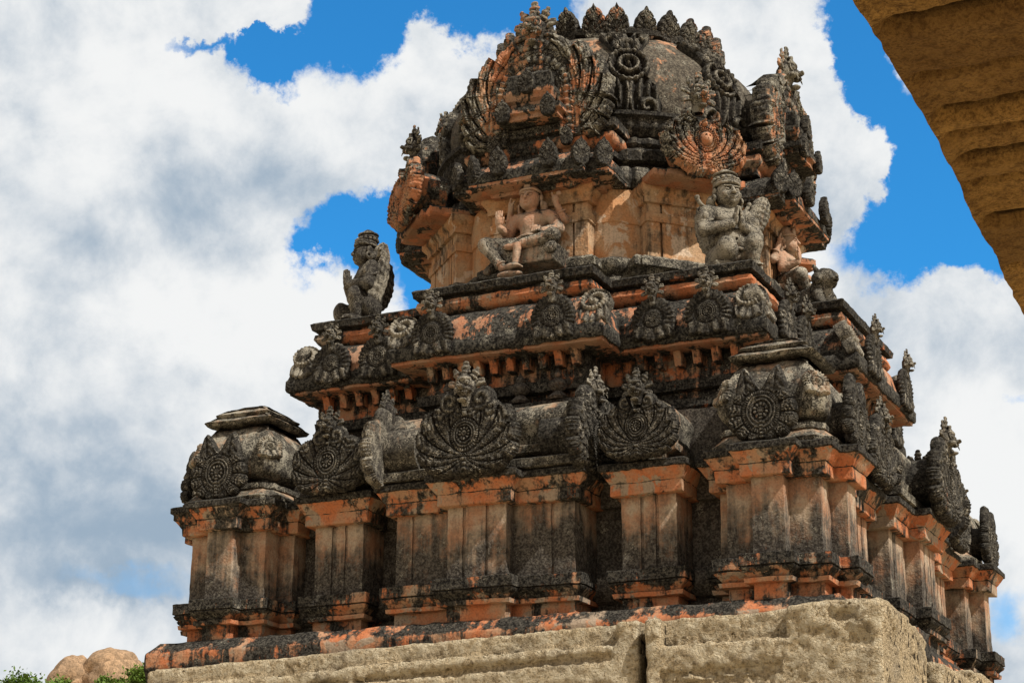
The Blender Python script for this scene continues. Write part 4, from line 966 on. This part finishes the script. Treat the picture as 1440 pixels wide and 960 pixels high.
thing('boulder', 'large rounded pale orange boulder on the hill at lower left, the broader of the two', 'boulder', me=boulder((1.05, 1.1, 1.2), 3), world=T(-29.35, 33.2, 5.45) @ Matrix.Rotation(-.35, 4, 'Y'), group='boulders on the hill')
thing('boulder', 'narrower domed boulder leaning against the left of the broad one', 'boulder', me=boulder((.62, .8, 1.05), 8), world=T(-30.35, 32.4, 5.25) @ Matrix.Rotation(.3, 4, 'Y'), group='boulders on the hill')
thing('boulder', 'low flat boulder showing between the bushes and the tower', 'boulder', me=boulder((1.2, .9, .55), 15), world=T(-28.0, 34.5, 5.25), group='boulders on the hill')
thing('boulder', 'flat pale rock behind the leftmost bush at the frame edge', 'boulder', me=boulder((1.6, .9, .5), 19), world=T(-37.6, 38.6, 6.15), group='boulders on the hill')
def bush(r, nleaf, seed):
    rg = np.random.default_rng(seed); V = []; F = []
    cl = rg.normal(size=(26, 3)); cl /= np.linalg.norm(cl, axis=1, keepdims=True); cl = cl*rg.uniform(.3, .85, (26, 1))*np.array(r)
    for i in range(nleaf):
        c = cl[i % 26]+rg.normal(size=3)*.22*np.array(r); a = rg.normal(size=3); a /= np.linalg.norm(a); b = np.cross(a, rg.normal(size=3)); b /= np.linalg.norm(b); s = rg.uniform(.03, .06)
        V += [c-a*s, c+b*s*.45, c+a*s*1.1, c-b*s*.45]; F.append((4*i, 4*i+1, 4*i+2, 4*i+3))
    mb = MB().add(V, F, 0)
    for i in range(5):
        e = cl[i]*.8; q = np.array([0, 0, -r[2]*1.2]); w = np.array([.02, 0, 0]); mb.add([q-w, q+w, e+w*.3, e-w*.3], [(0, 1, 2, 3)])
    return mb.mesh('bush', M_leaf, 0)
for i, (x, y, z, r, lab) in enumerate(((-22.6, 20.4, 3.25, (.85, .5, .45), 'leafy green bush at the far left edge of the hillside'), (-21.3, 20.2, 3.2, (.45, .4, .36), 'small yellow green bush just left of the boulders'),
    (-20.2, 20.7, 3.25, (.35, .35, .3), 'little bush in front of the broad boulder'), (-19.65, 21.2, 3.5, (.6, .4, .36), 'bright bush touching the left end of the granite base'))):
    thing('bush', lab, 'bush', me=bush(r, 5200, 30+i), world=T(x, y, z), group='bushes on the hill')

# ================================================================== CAMERA
cam = bpy.data.cameras.new('camera'); co = bpy.data.objects.new('camera', cam); COL.objects.link(co); S.camera = co
cam.sensor_width = 36; cam.lens = 2778.1/1440*36; cam.clip_end = 8000; cam.clip_start = .05
yaw, pitch, roll = -.43601548, .31295007, .00771937
f = Vector((math.sin(yaw)*math.cos(pitch), math.cos(yaw)*math.cos(pitch), math.sin(pitch))); r = Vector((math.cos(yaw), -math.sin(yaw), 0)); u = r.cross(f)
c_, s_ = math.cos(roll), math.sin(roll); r2 = c_*r+s_*u; u2 = -s_*r+c_*u
M = Matrix((r2, u2, -f)).transposed().to_4x4(); M.translation = (6.06634, -15.06504, -2.71261); co.matrix_world = M

# ================================================================== LIGHT
EL, AZ = math.radians(50), math.radians(106)      # azimuth clockwise from +Y (north)
sd = Vector((math.cos(EL)*math.sin(AZ), math.cos(EL)*math.cos(AZ), math.sin(EL)))
sl = bpy.data.lights.new('sun', 'SUN'); sl.energy = 5.0; sl.angle = math.radians(.5); sl.color = (1, .93, .82)
so = bpy.data.objects.new('sun', sl); COL.objects.link(so); so.rotation_euler = sd.to_track_quat('Z', 'Y').to_euler()
w = bpy.data.worlds.new('World'); S.world = w; w.use_nodes = True; nt = w.node_tree; nt.nodes.clear(); g = NT(nt)
sky = g.n('ShaderNodeTexSky', sky_type='NISHITA', sun_disc=False); sky.sun_elevation = EL; sky.sun_rotation = AZ; sky.air_density = 1.0; sky.dust_density = .3; sky.ozone_density = 3.
tc = g.n('ShaderNodeTexCoord'); D = tc.outputs['Generated']; sx = g.n('ShaderNodeSeparateXYZ'); nt.links.new(D, sx.inputs[0])
az = g.math('MULTIPLY', g.math('ARCTAN2', sx.outputs[0], sx.outputs[1]), 180/PI); el = g.math('MULTIPLY', g.math('ARCSINE', sx.outputs[2]), 180/PI)
cv = g.n('ShaderNodeCombineXYZ'); nt.links.new(az, cv.inputs[0]); nt.links.new(el, cv.inputs[1])
w1 = g.vmath('SUBTRACT', g.noise(D, 9, 9, .66, col=True), (.5, .5, .5)); w2_ = g.vmath('SUBTRACT', g.noise(D, 30, 5, .65, col=True), (.5, .5, .5))
q = g.vmath('ADD', cv.outputs[0], g.vmath('ADD', g.vmath('MULTIPLY', w1, (5., 5., 0)), g.vmath('MULTIPLY', w2_, (1.6, 1.6, 0))))
q2 = g.vmath('ADD', cv.outputs[0], g.vmath('MULTIPLY', w1, (5., 5., 0)))
def blob(src, acc, a, e, sa, se, wt):
    d = g.vmath('MULTIPLY', g.vmath('SUBTRACT', src, (a, e, 0)), (1/sa, 1/se, 0)); dd = g.vmath('DOT_PRODUCT', d, d)
    ex = g.math('POWER', 2.71828, g.math('MULTIPLY', dd, -.7)); return g.math('MULTIPLY_ADD', ex, wt, acc)
BL = [(-27.81, 27.29, 3.2, 0.9, -1.3), (-30.76, 26.97, 1.36, 1.2, -1), (-33.1, 25.34, 0.76, 0.68, -1.1), (-34.4, 26.0, 1.6, 0.3, -0.6), (-25.52, 27.57, 2.06, 0.5, -0.8), (-33.57, 26.85, 1.12, 0.52, 1.0), (-36.8, 26.76, 1.32, 0.49, 0.5), (-29.85, 20.92, 1.32, 0.92, -1.0), (-27.83, 19.33, 0.76, 0.93, -0.8), (-31.14, 20.46, 0.87, 0.51, -0.6), (-29.44, 21.75, 1.32, 0.29, 0.25), (-14.33, 26.6, 0.88, 1.48, -1.4), (-13.44, 24.75, 0.54, 0.9, -0.8), (-12.09, 22.24, 1.37, 1.8, -1.5), (-13.48, 20.52, 1.47, 0.81, -0.9), (-10.52, 20.72, 1.24, 1.19, -0.9), (-13.57, 22.54, 0.64, 0.8, 0.6), (-15.04, 23.44, 1.3, 1.61, 0.6), (-11.31, 18.36, 1.23, 0.6, 0.5), (-36.64, 10.65, 2.82, 0.6, -0.22), (-10.2, 15.28, 0.5, 0.44, -0.35), (-10.52, 9.54, 0.77, 0.98, -0.3), (-38.3, 8.99, 1.18, 0.78, 0.5), (-16.46, 26.33, 1.55, 1.19, 0.5)]
WH = [(-38.0, 13.2, 3.6, 2.2, -.16), (-36.64, 10.65, 2.82, .6, -.4), (-37.9, 13.98, 2.85, .44, -.2), (-35.55, 24.86, 3.75, 1.79, 0.25), (-31.1, 24.54, 2.01, 1.21, 0.2), (-34.07, 18.67, 3.43, 1.22, 0.35), (-31.51, 19.01, 1.3, 1.23, 0.2), (-17.57, 26.39, 2.01, 1.79, 0.15), (-14.46, 22.19, 1.5, 2.41, 0.2), (-11.18, 14.33, 1.6, 1.8, 0.25), (-38.32, 9.18, 1.77, 0.88, 0.25), (-38.49, 21.2, 4.04, 1.4, -0.28), (-38.39, 14.96, 3.48, 1.8, -0.22), (-32.49, 21.42, 2.62, 1.02, -0.2), (-11.58, 17.37, 2.44, 0.8, -0.12), (-39.79, 26.06, 2.59, 0.97, -0.05), (-36.76, 12.24, 3.26, 1.0, -0.3), (-12.7, 16.02, 1.23, 0.81, -0.1)]
acc = g.math('MULTIPLY_ADD', g.math('SUBTRACT', g.noise(D, 5, 5, .6), .5), 1.0, .62)
for b in BL: acc = blob(q, acc, *b)
cover = g.mapr(acc, .10, .46)
wh = g.math('MULTIPLY_ADD', g.math('SUBTRACT', g.noise(D, 14, 7, .58, .3), .5), .9, .56)
wh = g.math('MULTIPLY_ADD', g.math('SUBTRACT', g.noise(D, 5, 3, .5), .5), .5, wh)
nA = g.noise(D, 16, 8, .62, .2); nB = g.noise(g.vmath('ADD', D, (.010, .002, .009)), 16, 8, .62, .2); wh = g.math('MULTIPLY_ADD', g.math('SUBTRACT', nA, nB), 1.25, wh)
nC = g.noise(D, 6, 4, .6); nD_ = g.noise(g.vmath('ADD', D, (.03, .005, .025)), 6, 4, .6); wh = g.math('MULTIPLY_ADD', g.math('SUBTRACT', nC, nD_), 1.4, wh)
for b in WH: wh = blob(q2, wh, *b)
cc = g.mix(g.mapr(wh, -.10, .95), (3.3, 4.3, 5.4), (9.0, 9.1, 9.1))
vf = g.math('MINIMUM', g.math('MULTIPLY', blob(cv.outputs[0], 0., -25., 18., 26., 15., 1.), 1.9), 1.)
cc = g.mix(vf, (5.6, 5.1, 4.6), cc)
skc = g.mix(1., sky.outputs[0], (.30, 1.35, 1.9), 'MULTIPLY')
bg = g.n('ShaderNodeBackground'); bg.inputs['Strength'].default_value = .1; nt.links.new(g.mix(cover, skc, cc), bg.inputs['Color'])
nt.links.new(bg.outputs[0], g.n('ShaderNodeOutputWorld').inputs[0])
S.view_settings.view_transform = 'Standard'; S.view_settings.look = 'None'; S.view_settings.exposure = 0
S.render.engine = 'CYCLES'; S.cycles.max_bounces = 5; S.cycles.use_denoising = True
